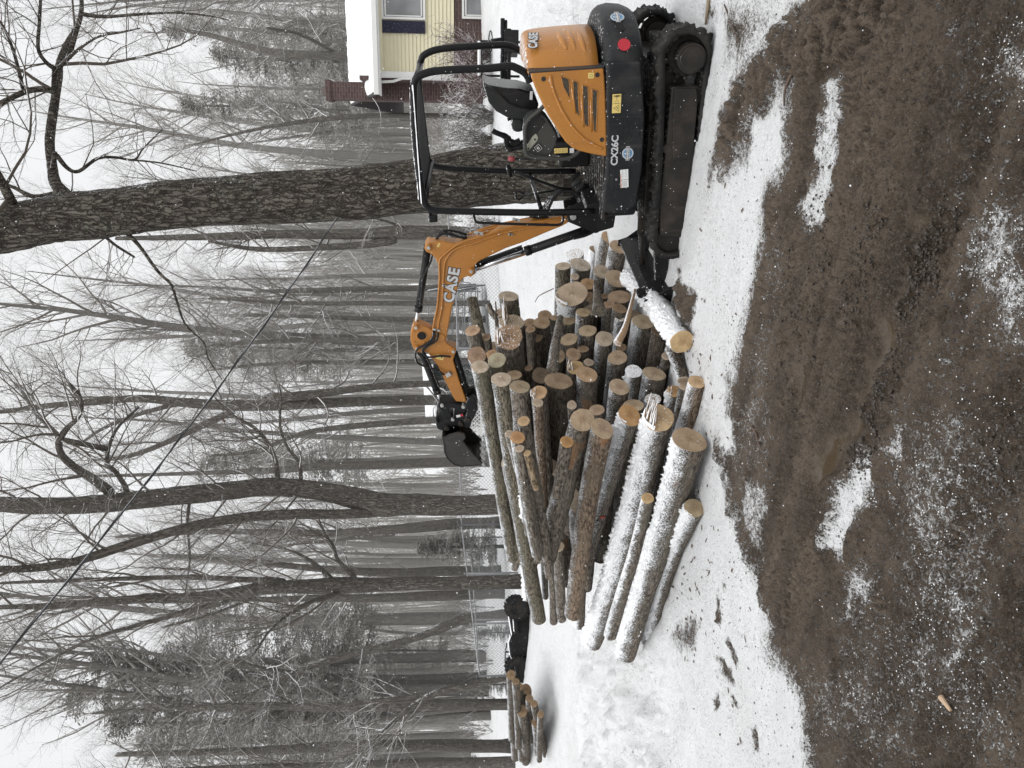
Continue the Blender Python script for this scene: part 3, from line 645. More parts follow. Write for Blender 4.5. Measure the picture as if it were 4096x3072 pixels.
# soft shapes in the ground plane, given as outlines
def gp(fn, pts): return [onz(fn(*q)) for q in pts]
def to_arr(P): return np.array([(p.x, p.y) for p in P])
def poly_sd(P, X, Y):                              # signed distance, + inside
    n = len(P); d = np.full(X.shape, 1e9); ins = np.zeros(X.shape, bool)
    for i in range(n):
        ax, ay = P[i]; bx, by = P[(i+1) % n]
        ex, ey = bx-ax, by-ay; t = np.clip(((X-ax)*ex+(Y-ay)*ey)/(ex*ex+ey*ey+1e-12), 0, 1)
        d = np.minimum(d, np.hypot(X-ax-t*ex, Y-ay-t*ey))
        c = ((ay > Y) != (by > Y)) & (X < (bx-ax)*(Y-ay)/((by-ay)+1e-12)+ax); ins ^= c
    return np.where(ins, d, -d)
def line_d(P, X, Y):
    d = np.full(X.shape, 1e9)
    for i in range(len(P)-1):
        ax, ay = P[i]; bx, by = P[i+1]; ex, ey = bx-ax, by-ay; t = np.clip(((X-ax)*ex+(Y-ay)*ey)/(ex*ex+ey*ey+1e-12), 0, 1)
        d = np.minimum(d, np.hypot(X-ax-t*ex, Y-ay-t*ey))
    return d
S_ = lambda x, y: (x, y)
MAIN = [S_(3900,-1500),S_(3500,-400),(3258,0),(3171,96),(3065,203),(2978,289),(2935,370),(2890,450),(2870,560),(2850,660),(2835,720),
        ZI(400,690),ZI(440,640),ZI(500,620),ZI(510,540),ZI(510,480),ZI(600,420),ZI(690,335),ZI(700,420),ZI(685,550),ZI(665,720),ZI(590,800),ZI(585,1000),ZI(540,1200),ZI(510,1330),ZI(470,1500),ZI(440,1659),
        ZH(950,0),ZH(960,120),ZH(965,330),ZH(925,345),ZH(888,255),ZH(925,370),ZH(960,500),ZH(1005,650),ZH(1045,780),ZH(1075,900),ZH(1105,975),ZH(1112,1060),ZH(1115,1150),ZH(1180,1210),ZH(1248,1300),ZH(1270,1400),ZH(1290,1500),ZH(1310,1659),
        S_(3300,3400),S_(3420,4200)]
mp = to_arr([onz(q) for q in MAIN])
far = [(-60, mp[-1][1]), (-60, 200), (80, 200), (80, mp[0][1])]
mp = np.vstack([mp, np.array(far)])
rows = [1.95*FOC/(x-HOR) for x in np.linspace(HOR+1.95*FOC/1.75, HOR+1.95*FOC/14.5, 660)]
y = rows[-1]
while y < 170: y *= 1.035; rows.append(y)
ks = list(np.linspace(-.60, .60, 460)); e = .60
ext = []
st = .004
while e < 4: st *= 1.35; e += st; ext.append(e)
ks = [-q for q in reversed(ext)] + ks + ext
Yg = np.array(rows)[:,None]*np.ones(len(ks))[None,:]; Xg = np.array(ks)[None,:]*Yg
sd_main = poly_sd(mp, Xg, Yg)
wx = np.zeros_like(Xg); wy = np.zeros_like(Xg)
for i in range(Xg.shape[0]):
    if rows[i] > 16: break
    for j in range(Xg.shape[1]):
        X, Y = Xg[i,j], Yg[i,j]
        if abs(X) < 9: wx[i,j] = .09*noise.noise((X*2.6,Y*2.6,11))+.07*noise.noise((X*8,Y*8,3)); wy[i,j] = .09*noise.noise((X*2.6,Y*2.6,31))+.07*noise.noise((X*8,Y*8,7))
X0_, Y0_ = Xg, Yg; Xg = Xg+wx; Yg = Yg+wy; sd_main = poly_sd(mp, Xg, Yg)
snow = np.clip(.5+sd_main*3.2, 0, 1.0)
def blot(fn, pts, val, feather=.10):
    global snow
    s_ = poly_sd(to_arr(gp(fn, pts)), Xg, Yg); v = val*np.clip(.5+s_/(2*feather), 0, 1)
    snow = np.maximum(snow, v)
def cut(fn, pts, val, feather=.08):
    global snow
    s_ = poly_sd(to_arr(gp(fn, pts)), Xg, Yg); v = np.clip(.5+s_/(2*feather), 0, 1)
    snow = snow*(1-v)+np.minimum(snow, val)*v
for fn, pts, val, fe in [
    (ZI,[(840,290),(905,280),(915,400),(900,500),(880,600),(885,660),(860,760),(850,900),(830,950),(770,960),(745,860),(790,740),(795,620),(805,500),(830,420)],.78,.05),
    (ZI,[(1560,150),(1659,130),(1700,560),(1600,520),(1550,350)],.66,.12),
    (ZI,[(1500,960),(1560,860),(1640,820),(1700,900),(1700,1440),(1560,1400),(1480,1150),(1470,1050)],.68,.14),
    (ZI,[(1370,780),(1430,900),(1390,980),(1350,930)],.42,.08),
    (ZH,[(1565,265),(1520,330),(1440,470),(1390,600),(1365,700),(1440,740),(1480,700),(1500,560),(1560,420),(1575,320)],.92,.05),
    (ZH,[(1395,1010),(1440,900),(1460,790),(1520,760),(1575,850),(1550,930),(1450,1030)],.72,.10),
    (ZH,[(1655,200),(1700,180),(1712,280),(1670,340),(1650,300)],.78,.05),
    (ZH,[(1595,440),(1625,430),(1620,510),(1595,515)],.6,.05),
    (ZH,[(1860,840),(1960,830),(2020,930),(2000,1060),(1900,1050),(1850,950)],.66,.11),
    (ZH,[(1870,1120),(1980,1080),(1960,1330),(1890,1340),(1860,1220)],.72,.09),
    (ZH,[(1900,0),(2212,60),(2212,240),(2000,200)],.50,.25),
    (ZH,[(1770,820),(1810,900),(1780,930)],.55,.05),
    (ZH,[(2010,580),(2070,560),(2080,660),(2020,660)],.52,.08),
    (ZH,[(965,400),(1110,440),(1120,560),(1085,690),(1070,790),(1000,560)],.62,.06),
    (ZH,[(940,0),(1140,20),(1150,400),(960,420)],.36,.12),
    (ZI,[(440,1659),(560,1350),(620,1000),(640,760),(690,800),(660,1200),(620,1659)],.30,.10),
    (ZH,[(1600,60),(2212,-100),(2212,1659),(1300,1659),(1240,1250),(1600,900)],.42,.35),
    (ZI,[(1300,0),(1659,0),(1700,1659),(1200,1659),(1400,900)],.34,.3)]:
    blot(fn, pts, val, fe)
for fn, pts, val, fe in [
    (Z2,[(1850,470),(1900,500),(1960,560),(2050,640),(2040,740),(2010,820),(1990,880),(1960,760),(1930,660),(1870,600)],.12,.05),
    (ZH,[(885,900),(900,905),(905,1040),(892,1030)],.30,.02),(ZH,[(880,1180),(905,1170),(965,1260),(960,1290),(900,1250)],.25,.03),
    (ZH,[(925,1080),(965,1150),(960,1180),(930,1130)],.36,.02),(ZH,[(870,1345),(905,1345),(910,1400),(885,1410)],.36,.02),(ZH,[(955,1370),(985,1380),(980,1400)],.3,.02),
    (ZH,[(910,840),(925,845),(920,890)],.4,.02),(ZH,[(1030,1480),(1060,1500),(1070,1600),(1050,1590)],.35,.02),(ZH,[(700,1080),(790,1010),(810,1050),(790,1130),(730,1140)],.44,.08),
    (ZI,[(440,30),(600,60),(520,200),(470,300),(430,240),(400,100)],.50,.2),
    (ZI,[(430,80),(455,90),(480,200),(450,220)],.30,.05),(ZI,[(320,0),(350,10),(330,70),(310,60)],.33,.05)]:
    cut(fn, pts, val, fe)
tr_ = to_arr(gp(ZI, [(440,640),(470,520),(520,400),(600,300),(700,200),(800,120),(920,50),(1060,-20)])); trd = np.full(Xg.shape, 1e9); trs = np.zeros_like(Xg); acc = 0.0
for a_ in range(len(tr_)-1):
    ax_, ay_ = tr_[a_]; bx_, by_ = tr_[a_+1]; ex_, ey_ = bx_-ax_, by_-ay_; ll_ = math.hypot(ex_, ey_); t_ = np.clip(((Xg-ax_)*ex_+(Yg-ay_)*ey_)/ll_**2, 0, 1); dd_ = np.hypot(Xg-ax_-t_*ex_, Yg-ay_-t_*ey_); m_ = dd_ < trd; trs = np.where(m_, acc+t_*ll_, trs); trd = np.minimum(trd, dd_); acc += ll_
cleat = np.clip((.20-trd)/.03, 0, 1)*(np.sin(trs*2*math.pi/.13) > -.1)
snow = snow*(1-.35*np.clip((.24-trd)/.08, 0, 1))+.34*np.clip((.20-trd)/.03, 0, 1)*(1-cleat)*(snow > .05)
tread = np.zeros_like(snow)
for fn_, pts_, hw_, pt_ in [(ZH,[(1330,700),(1270,800),(1210,900),(1160,1000)],.10,.055),(ZH,[(1580,900),(1590,1040)],.09,.05),(ZH,[(1980,620),(1900,700),(1850,820)],.08,.05),(ZI,[(1000,0),(960,150),(930,300),(900,520)],.13,.07),(ZI,[(1120,0),(1080,200),(1050,420),(1000,700)],.12,.07),(ZI,[(640,800),(620,1000),(590,1300)],.10,.06)]:
    A_ = to_arr(gp(fn_, pts_)); acc = 0.0
    for a_ in range(len(A_)-1):
        ax_, ay_ = A_[a_]; bx_, by_ = A_[a_+1]; ex_, ey_ = bx_-ax_, by_-ay_; ll_ = math.hypot(ex_, ey_); t_ = ((Xg-ax_)*ex_+(Yg-ay_)*ey_)/ll_**2; dd_ = np.abs((Xg-ax_)*ey_-(Yg-ay_)*ex_)/ll_
        tread = np.maximum(tread, np.where((t_ >= 0) & (t_ <= 1), np.clip((hw_-dd_)/.025, 0, 1)*np.clip(.3+1.4*np.sin((acc+t_*ll_)*2*math.pi/pt_+dd_*9), 0, 1), 0)); acc += ll_
wet = np.zeros_like(snow)
ZP = lambda x, y: (2700+1.1*x, 800+1.1*y)
PUD = [(ZP,[(760,420),(840,440),(830,520),(775,600),(735,780),(695,860),(605,900),(650,780),(690,650),(720,560),(740,470)]),(ZP,[(570,830),(640,800),(600,960),(560,1060),(500,1050),(510,940)]),
       (ZP,[(850,100),(900,60),(935,60),(930,130),(880,150)]),(ZP,[(432,750),(462,540),(484,545),(470,660),(452,750)]),(ZP,[(590,560),(610,470),(625,480),(605,570)]),(ZH,[(1310,290),(1370,255),(1375,330),(1345,365),(1300,360)])]
for fn, pts in PUD: wet = np.maximum(wet, np.clip(.5+poly_sd(to_arr(gp(fn, pts)), Xg, Yg)/.12, 0, 1))
ridge = np.zeros_like(snow); rutx = np.zeros_like(snow)
for fn, pts, amp, wd in [(ZI,[(1480,430),(1420,640),(1340,830),(1270,1080),(1180,1330),(1110,1530),(1075,1659)],.045,.05),(ZH,[(1620,60),(1545,230),(1440,420),(1380,620),(1370,720)],.05,.06),
        (ZI,[(700,300),(675,450),(660,700)],.02,.03),(ZI,[(1220,380),(1160,640),(1080,830),(1000,1060),(950,1280)],.022,.05),(ZI,[(780,480),(740,800),(770,1000),(760,1300)],.02,.04),
        (ZH,[(885,250),(960,500),(1010,680),(1100,960)],.035,.03),(ZI,[(790,1060),(700,1500),(690,1659)],.016,.04),(ZH,[(1330,780),(1230,880),(1150,960)],.016,.04)]:
    d = line_d(to_arr(gp(fn, pts)), Xg+wx*.5, Yg+wy*.5); ridge += amp*np.exp(-(d/wd)**2); rutx -= amp*9*np.exp(-(d/(wd*1.2))**2)
Xg, Yg = X0_, Y0_; rut = np.zeros_like(snow)
dv = (onz(ZI(1100,1500))-onz(ZI(1340,830))); ang_r = math.atan2(dv.y, dv.x); ca, sa = math.cos(ang_r), math.sin(ang_r)
rut += 0; rutx += .9*(cleat-.6*(trd < .2))+.65*tread
H = np.zeros_like(snow); nr, nc = snow.shape
fr_ = noise.fractal
for i in range(nr):
    Y = rows[i]
    for j in range(nc):
        X = Xg[i,j]; sn = snow[i,j]; h = hlow(X, Y)
        if Y < 45:
            u = (X*ca+Y*sa); v = (-X*sa+Y*ca)
            if Y < 14:
                rv = .55*noise.noise((u*.22, v*3.6, 5))+.45*noise.noise((u*.5, v*9, 2))+.25*noise.noise((u*3, v*14, 1)); rut[i,j] = rv+rutx[i,j]
            if sn < .75 and Y < 14:
                h += (1-sn)*.042*rv
                h += (1-sn)*(.040*fr_((u*.9, v*4.2, 0), 1, 2, 3)+.022*fr_((u*7, v*10, 3), .8, 2, 4)+ .030*(.35-abs(noise.noise((u*9, v*16, 6))))*max(0,.5+noise.noise((X*1.3,Y*1.3,4)))*2+ .024*fr_((X*27, Y*27, 5), .7, 2, 2))
            if sn > .2:
                lump = 0
                # ploughed ridges and heaps
                m1 = sstep(1.6, 3.0, X-(Y-9)*.1)*sstep(8.2, 10, Y)*(1-sstep(12, 15, Y))*lerp(.25, 1, sstep(3.4, 4.6, X))
                m2 = sstep(.0, 1.4, -(X+2.0))*sstep(5.7, 8.2, Y)*(1-sstep(10.0, 12.5, Y))
                m3 = (1-sstep(.3,1.0,math.hypot(X-1.55,Y-6.55)))*0
                m = max(m1, m2)
                nn1 = noise.fractal((X*1.1, Y*1.1, 8), .9, 2, 5); 
                lump = m*(.15+.26*nn1+.13*fr_((X*2.3,Y*2.3,4),1,2,2)+.055*fr_((X*6.5,Y*6.5,14),1,2,2)+.022*fr_((X*15,Y*15,24),1,2,2))
                h += sn*(.004 + max(-.05, lump) + .012*fr_((X*3.5, Y*3.5, 7), 1, 2, 3) + .006*fr_((X*22, Y*22, 9), 1, 2, 2))
        h += ridge[i,j]*(1+.7*noise.noise((X*14,Y*14,2)))
        if wet[i,j] > 0: h = lerp(h, -.018+.008*noise.noise((X*9,Y*9,1)), wet[i,j])
        H[i,j] = h
mc = at(ZJ(880,1480), 15.0); H += .25*np.exp(-(((Xg-mc.x)/1.5)**2+((Yg-mc.y-.3)/.9)**2)); mc = at(ZJ(1000,1200), 15.0); H += .16*np.exp(-(((Xg-mc.x)/1.6)**2+((Yg-mc.y-.5)/.8)**2))
# dirt pushed up by the blade
H += .045*cleat+.016*tread; _lx = (Xg-XO.x)*XF.x+(Yg-XO.y)*XF.y; _ly = (Xg-XO.x)*XL.x+(Yg-XO.y)*XL.y; H -= .055*np.clip(1.5-np.maximum(np.abs(_lx)/1.3, np.abs(_ly)/.95), 0, .5)*2
dc = onz(Z2(1960,650)); H += .10*np.exp(-(((Xg-dc.x)**2+(Yg-dc.y)**2)/.10))
def ground_z(X, Y):
    Y = max(1.8, Y); k = X/Y
    i = int(np.searchsorted(np.array(rows), Y)); j = int(np.searchsorted(np.array(ks), k)); i = min(nr-1, max(0, i)); j = min(nc-1, max(0, j))
    return float(H[i,j])
G = NT('snowy_ground'); wv = G.coord('World')
at1 = G.n('ShaderNodeAttribute', attribute_name='snow'); at2 = G.n('ShaderNodeAttribute', attribute_name='wet')
n_a = G.noise(wv, 3.2, 6, .65); n_b = G.noise(wv, 30, 9, .78); n_c = G.noise(wv, 110, 3, .6); n_d = G.noise(wv, .7, 3)
mx = G.math('ADD', at1.outputs['Fac'], G.math('MULTIPLY', G.math('SUBTRACT', n_b, .5), 2.3))
mx = G.math('ADD', mx, G.math('MULTIPLY', G.math('SUBTRACT', n_a, .5), .75))
mx = G.math('ADD', mx, G.math('MULTIPLY', G.math('SUBTRACT', n_c, .5), 1.9))
fs_ = G.ramp(mx, .40, .70)
at3 = G.n('ShaderNodeAttribute', attribute_name='rut'); mud = G.mix(G.ramp(G.math('ADD', G.math('MULTIPLY', at3.outputs['Fac'], .5), G.math('ADD', G.math('SUBTRACT', n_a, .5), G.math('MULTIPLY', G.math('SUBTRACT', n_b, .5), 1.1))), -.25, .28), (.050,.035,.023), (.138,.103,.074))
mud = G.mix(G.ramp(n_b, .515, .60, 0, .85), mud, (.024,.018,.013)); mud = G.mix(G.ramp(n_b, .47, .40, 0, .55), mud, (.165,.128,.095)); n_e = G.noise(wv, 75, 5, .8); mud = G.mix(G.ramp(n_e, .53, .60, 0, .7), mud, (.028,.021,.016))  # shade of small crevices painted into the mud colour by noise
mud = G.mix(G.ramp(n_c, .57, .63, 0, .8), mud, (.17,.145,.12))
stone = G.ramp(G.voro(wv, 55), .12, .2, 1, 0); mud = G.mix(G.math('MULTIPLY', stone, .35), mud, (.20,.185,.165))
mud = G.mix(at2.outputs['Fac'], mud, (.052,.037,.022))
sc_ = G.mix(G.ramp(n_a, .3, .75), (.90,.905,.915), (.82,.83,.84)); sc_ = G.mix(G.ramp(n_d, .5, .75, 0, .3), sc_, (.66,.65,.635))
# thin snow shows the dirt below in grains
sc_ = G.mix(G.math('MULTIPLY', G.ramp(n_c, .54, .62), G.ramp(at1.outputs['Fac'], 1.05, .5, .22, 1)), sc_, (.30,.27,.24)); sc_ = G.mix(G.math('MULTIPLY', G.ramp(n_e, .56, .60), G.ramp(G.noise(wv, 2.1, 3), .48, .62, .08, .75)), sc_, (.22,.20,.18))
colr = G.mix(fs_, mud, sc_)
rg = G.mix(fs_, G.mix(G.ramp(G.math('ADD', at3.outputs['Fac'], G.math('SUBTRACT', n_a, .5)), -.22, .12), (.36,)*3, (.8,)*3), (.8,)*3); rg = G.mix(at2.outputs['Fac'], rg, (.10,)*3)
hh = G.math('ADD', G.math('MULTIPLY', n_b, 1.0), G.math('MULTIPLY', n_c, .45)); hh = G.math('ADD', hh, G.math('MULTIPLY', fs_, .5)); hh = G.math('MULTIPLY', hh, G.math('SUBTRACT', 1.0, G.math('MULTIPLY', at2.outputs['Fac'], .97)))
nm = G.bump(hh, 1.0, .032)
M['ground'] = G.done(colr, rg, 0, nm, .35)
idx = np.arange(nr*nc).reshape(nr, nc)
smid = (snow[:-1,:-1]+snow[1:,1:]+snow[1:,:-1]+snow[:-1,1:])/4
mainmid = sd_main[:-1,:-1]
V = np.stack([Xg, Yg, H], -1).reshape(-1, 3)
def sheet(name, mask):
    ii, jj = np.nonzero(mask); q = np.stack([idx[ii,jj], idx[ii,jj+1], idx[ii+1,jj+1], idx[ii+1,jj]], 1)
    used, inv = np.unique(q, return_inverse=True); inv = inv.reshape(q.shape)
    me = bpy.data.meshes.new(name); me.vertices.add(len(used)); me.vertices.foreach_set('co', V[used].ravel())
    me.loops.add(inv.size); me.loops.foreach_set('vertex_index', inv.ravel()); me.polygons.add(len(inv)); me.polygons.foreach_set('loop_start', np.arange(0, inv.size, 4)); 
    me.update(calc_edges=True); me.validate(); me.shade_smooth()
    for nme, arr in (('snow', snow), ('wet', wet), ('rut', rut)):
        a_ = me.attributes.new(nme, 'FLOAT', 'POINT'); a_.data.foreach_set('value', arr.ravel()[used].astype(np.float32))
    o = link(name, me, M['ground']); o['kind'] = 'structure'; return o
sheet('snow_ground', mainmid > 0); sheet('muddy_driveway', mainmid <= 0)
# clods thrown up along the ruts, and loose grains of snow lying on the mud
rc = random.Random(8)
def grain(mb, p, r, rc, sq=.7):
    M3 = Euler((rc.uniform(0,6), rc.uniform(0,6), rc.uniform(0,6))).to_matrix(); vs = []
    for v in ((1,0,0),(-1,0,0),(0,1,0),(0,-1,0),(0,0,1),(0,0,-1)): q = M3 @ (Vector(v)*r*rc.uniform(.7,1.3)); q.z *= sq; vs.append(p+q)
    mb.add(vs, [(0,2,4),(2,1,4),(1,3,4),(3,0,4),(2,0,5),(1,2,5),(3,1,5),(0,3,5)])
mb = MB(); RL = [([(1000,20),(930,180),(930,260),(890,370),(830,480),(790,600),(750,720),(700,900),(680,950)],.050,900),([(760,60),(700,200),(680,330),(660,430)],.05,260),([(420,150),(440,300),(400,420),(390,600),(410,800)],.09,260),([(560,0),(530,200),(500,420),(470,600)],.10,200),([(1160,880),(1230,950),(1260,1000)],.1,150)]
for pts, sp_w, cn in RL:
    P = smooth_path([onz(ZP(*q)) for q in pts], 8)
    for i in range(cn):
        q = P[rc.randrange(len(P)-1)].lerp(P[rc.randrange(1, len(P))], 0) ; q = q+Vector((rc.gauss(0, sp_w), rc.gauss(0, sp_w), 0)); r = rc.uniform(.003,.012)*(1.5 if rc.random() < .08 else 1); grain(mb, Vector((q.x, q.y, ground_z(q.x, q.y)+r*.3)), r, rc)
for i in range(3200):
    q = onz((rc.uniform(2850, 4090), rc.uniform(-60, 3130))); k_ = noise.noise((q.x*1.4, q.y*1.4, 3))
    if rc.random() > .35+1.2*k_: continue
    r = rc.uniform(.0025,.009); grain(mb, Vector((q.x, q.y, ground_z(q.x, q.y)+r*.2)), r, rc)
tag(mb.build('mud_clods', flat('mud_clods', (.040,.030,.022), .6, 0, .5)), 'loose dark clods and crumbs of mud along the ruts', 'mud clods', kind='stuff')
mb = MB(); ii_, jj_ = np.nonzero((smid_w := np.where((snow > .22) & (snow < .72) & (Yg < 8) & (np.abs(Xg) < .6*Yg), snow, 0)) > 0)
wts = (np.maximum(snow[ii_, jj_]-.18, 0)**1.3)*Yg[ii_, jj_]**2.2; wts /= wts.sum(); pick = np.random.RandomState(4).choice(len(ii_), 7000, p=wts)
for k in pick:
    i, j = ii_[k], jj_[k]; X, Y = Xg[i,j]+rc.uniform(-.01,.01), Yg[i,j]+rc.uniform(-.01,.01)
    if noise.noise((X*3, Y*3, 9))+.6*noise.noise((X*11, Y*11, 2)) < rc.uniform(-.5,.15): continue
    r = rc.uniform(.0013,.0042); grain(mb, Vector((X, Y, ground_z(X, Y)+r*.3)), r, rc)
tag(mb.build('snow_grains', flat('snow_grains', (.80,.81,.83), .8, 0, .1)), 'loose grains of snow sprinkled over the wet mud', 'snow', kind='stuff')
# chips of bark and sawdust round the pile
rc = random.Random(3); mb = MB()
for i in range(230):
    if i % 3: q = (rc.gauss(2775, 40), rc.uniform(1150, 2650))
    else: q = (rc.uniform(2600, 3050), rc.uniform(300, 3000))
    p = onz(q); gz_ = ground_z(p.x, p.y)+.004; a = rc.uniform(0, 3.1); l_ = rc.uniform(.006, .028); w_ = rc.uniform(.003, .009)
    d1, d2 = Vector((math.cos(a), math.sin(a), rc.uniform(-.2,.3)))*l_, Vector((-math.sin(a), math.cos(a), .1))*w_; c_ = Vector((p.x, p.y, gz_)); mb.add([c_-d1-d2, c_+d1-d2, c_+d1+d2, c_-d1+d2, c_+Vector((0,0,w_))], [(0,1,4),(1,2,4),(2,3,4),(3,0,4)])
tag(mb.build('bark_chips', flat('bark_chips', (.10,.065,.042), .85, 0, .6)), 'scattered bark chips and crumbs on the trodden snow', 'bark litter', kind='stuff')
# loose things on the ground
TW = flat('twig_bark', (.09,.06,.045), .8)
def ground_stick(pts, r, label, cat, name='stick', mat=None):
    P = []
    for q in pts:
        p = onz(q, .0); p.z = ground_z(p.x, p.y)+r*.7; P.append(p)
    o = MB().tube(smooth_path(P, 4), [r*(1-.5*i/(4*(len(P)-1))) for i in range(4*(len(P)-1)+1)], 7, jit=.1).build(name, mat or TW); return tag(o, label, cat)
ground_stick([ZH(1035,165),ZH(1060,210),ZH(1085,265),ZH(1115,355)], .011, 'short brown stick lying in slush near the foot of the nearest big log', 'stick')
ground_stick([ZH(968,152),ZH(1035,146)], .005, 'thin twig lying on the thin snow near the biggest cut log end', 'twig', 'twig')
ground_stick([ZI(705,300),ZI(690,370),ZI(675,440)], .011, 'dark stick lying on the snow patch beside the mud ruts', 'stick')
ground_stick([ZI(395,20),ZI(430,90),ZI(490,180)], .007, 'thin curved twig on the snow behind the excavator track', 'twig', 'twig')
ground_stick([ZI(335,0),ZI(330,50),ZI(318,100)], .018, 'pale brown wood strip lying on the snow behind the tracks', 'stick', mat=flat('pale_stick', (.22,.17,.11), .8))
ground_stick([ZH(1850,1350),ZH(1885,1412)], .014, 'pale wood chip lying on the wet mud in the foreground', 'wood chip', 'wood_chip', flat('pale_chip', (.42,.30,.20), .7))
# ================================================================== LOG PILE
B_ = NT('log_bark'); ov = B_.coord('Object', (1,1,1)); oi = B_.n('ShaderNodeObjectInfo'); mpp = B_.n('ShaderNodeMapping'); B_.L(ov, mpp.inputs[0]); mpp.inputs['Scale'].default_value = (.35,1,1)
addv = B_.n('ShaderNodeVectorMath', operation='ADD'); B_.L(mpp.outputs[0], addv.inputs[0]); cmb = B_.n('ShaderNodeCombineXYZ'); B_.put(cmb.inputs[0], B_.math('MULTIPLY', oi.outputs['Random'], 37)); B_.L(cmb.outputs[0], addv.inputs[1])
vv = addv.outputs[0]
b1 = B_.noise(vv, 55, 6, .65); b2 = B_.noise(vv, 7, 4); mp2 = B_.n('ShaderNodeMapping'); B_.L(ov, mp2.inputs[0]); mp2.inputs['Scale'].default_value = (1.4,.6,.6); b3 = B_.noise(mp2.outputs[0], 45, 4, .6)
cb = B_.mix(B_.ramp(b1, .35, .7), (.050,.040,.033), (.29,.25,.205)); cb = B_.mix(B_.ramp(b2, .48, .66, 0, .55), cb, (.16,.145,.115)); cb = B_.mix(B_.ramp(b3, .60, .72, 0, .4), cb, (.26,.24,.21))
pe = B_.ramp(B_.noise(vv, 3.1, 3), .68, .72, 0, .8); cb = B_.mix(pe, cb, (.28,.16,.085))
mulc = B_.n('ShaderNodeMix', data_type='RGBA', blend_type='MULTIPLY'); mulc.inputs[0].default_value = 1; B_.L(cb, mulc.inputs[6]); B_.L(oi.outputs['Color'], mulc.inputs[7])
wv = B_.coord('World'); sn_ = B_.noise(wv, 75, 4, .85); sn2 = B_.noise(wv, 9, 3)
f_ = B_.math('ADD', B_.nz(), B_.math('MULTIPLY', B_.math('SUBTRACT', sn_, .5), 3.8)); f_ = B_.math('ADD', f_, B_.math('MULTIPLY', B_.math('SUBTRACT', sn2, .5), 1.0))
f_ = B_.math('ADD', f_, B_.math('MULTIPLY', oi.outputs['Alpha'], 1.25)); f_ = B_.ramp(f_, 1.32, 1.62)
M['bark'] = B_.done(B_.mix(f_, mulc.outputs[2], SNOW), .85, 0, B_.bump(B_.math('ADD', B_.math('MULTIPLY', b1, 1.6), B_.math('MULTIPLY', f_, 1.1)), 1.0, .02), .2)
C_ = NT('sawn_wood'); ov = C_.coord('Object'); oi = C_.n('ShaderNodeObjectInfo'); sp = C_.n('ShaderNodeSeparateXYZ'); C_.L(ov, sp.inputs[0])
nw = C_.noise(ov, 6, 3); rr_ = C_.math('SQRT', C_.math('ADD', C_.math('POWER', sp.outputs[1], 2.0), C_.math('POWER', sp.outputs[2], 2.0)))
ring = C_.math('SINE', C_.math('MULTIPLY', C_.math('ADD', rr_, C_.math('MULTIPLY', nw, .035)), 520.0)); hrt = C_.ramp(C_.math('ADD', rr_, C_.math('MULTIPLY', nw, .04)), .035, .075, 1, 0)
cc = C_.mix(C_.ramp(nw, .35, .65), (.53,.44,.34), (.40,.325,.245)); cc = C_.mix(C_.math('MULTIPLY', hrt, .45), cc, (.23,.155,.10)); cc = C_.mix(C_.ramp(ring, .2, 1, 0, .22), cc, (.22,.145,.085))
cc = C_.mix(C_.ramp(C_.noise(ov, 70, 4), .5, .8, 0, .35), cc, (.20,.13,.08))
mulc = C_.n('ShaderNodeMix', data_type='RGBA', blend_type='MULTIPLY'); mulc.inputs[0].default_value = 1; C_.L(cc, mulc.inputs[6]); C_.L(oi.outputs['Color'], mulc.inputs[7])
wv = C_.coord('World'); fz = C_.ramp(C_.math('ADD', C_.math('MULTIPLY', C_.noise(wv, 60, 4, .7), 1.0), C_.math('MULTIPLY', oi.outputs['Alpha'], .35)), .74, .80)
M['cut'] = C_.done(C_.mix(fz, mulc.outputs[2], SNOW), .8, 0, C_.bump(C_.noise(ov, 120, 3), .35, .004), .2)
M['splinter'] = (lambda s: s.done(s.mix(s.ramp(s.math('ADD', s.nz(), s.noise(s.coord('World'), 50, 4, .7)), .95, 1.15), s.mix(s.noise(s.coord('Object',(.2,1,1)), 60, 3), (.40,.28,.17), (.22,.13,.07)), SNOW), .85))(NT('splintered_wood'))
HDIR = Vector((-.8, .6))
def log_mesh(P0, P1, r0, r1, bend=0.0, seed=0, rings=22, n=26, flare=0.0, rough=1.0, knots=3):
    rnd = random.Random(seed); L = (P1-P0).length
    kx = [(rnd.uniform(.15,.95), rnd.uniform(0,6.28), rnd.uniform(.10,.22)) for _ in range(knots)]
    vs = []; bz = rnd.uniform(-.4,.4)*bend; by = rnd.uniform(-1,1)*bend; tw = rnd.uniform(-1,1)*bend*.5
    def surf(x, a):
        t = x/L; r = lerp(r0, r1, t)*(1+flare*max(0, 1-t*5)**2)
        cy = (by*math.sin(math.pi*t)+tw*math.sin(2*math.pi*t))*L; cz = bz*math.sin(math.pi*t*.9)*L
        q = 1+rough*.085*noise.noise((x*2.2+seed, math.cos(a)*1.1, math.sin(a)*1.1+seed))+rough*.045*noise.noise((x*9, math.cos(a)*3+seed, math.sin(a)*3))
        for kt, ka, kh in kx:
            da = abs((a-ka+math.pi)%(2*math.pi)-math.pi); q += kh*math.exp(-((x-kt*L)/(r0*.45))**2-(da/.45)**2)
        return cy, cz, r*q
    for i in range(rings+1):
        x = i/rings*L
        for k in range(n):
            a = 2*math.pi*k/n; cy, cz, q = surf(x, a); vs.append((x, cy+q*math.cos(a), cz+q*math.sin(a)))
    fs = [(i*n+k, (i+1)*n+k, (i+1)*n+(k+1)%n, i*n+(k+1)%n) for i in range(rings) for k in range(n)]
    return vs, fs, n, surf, L
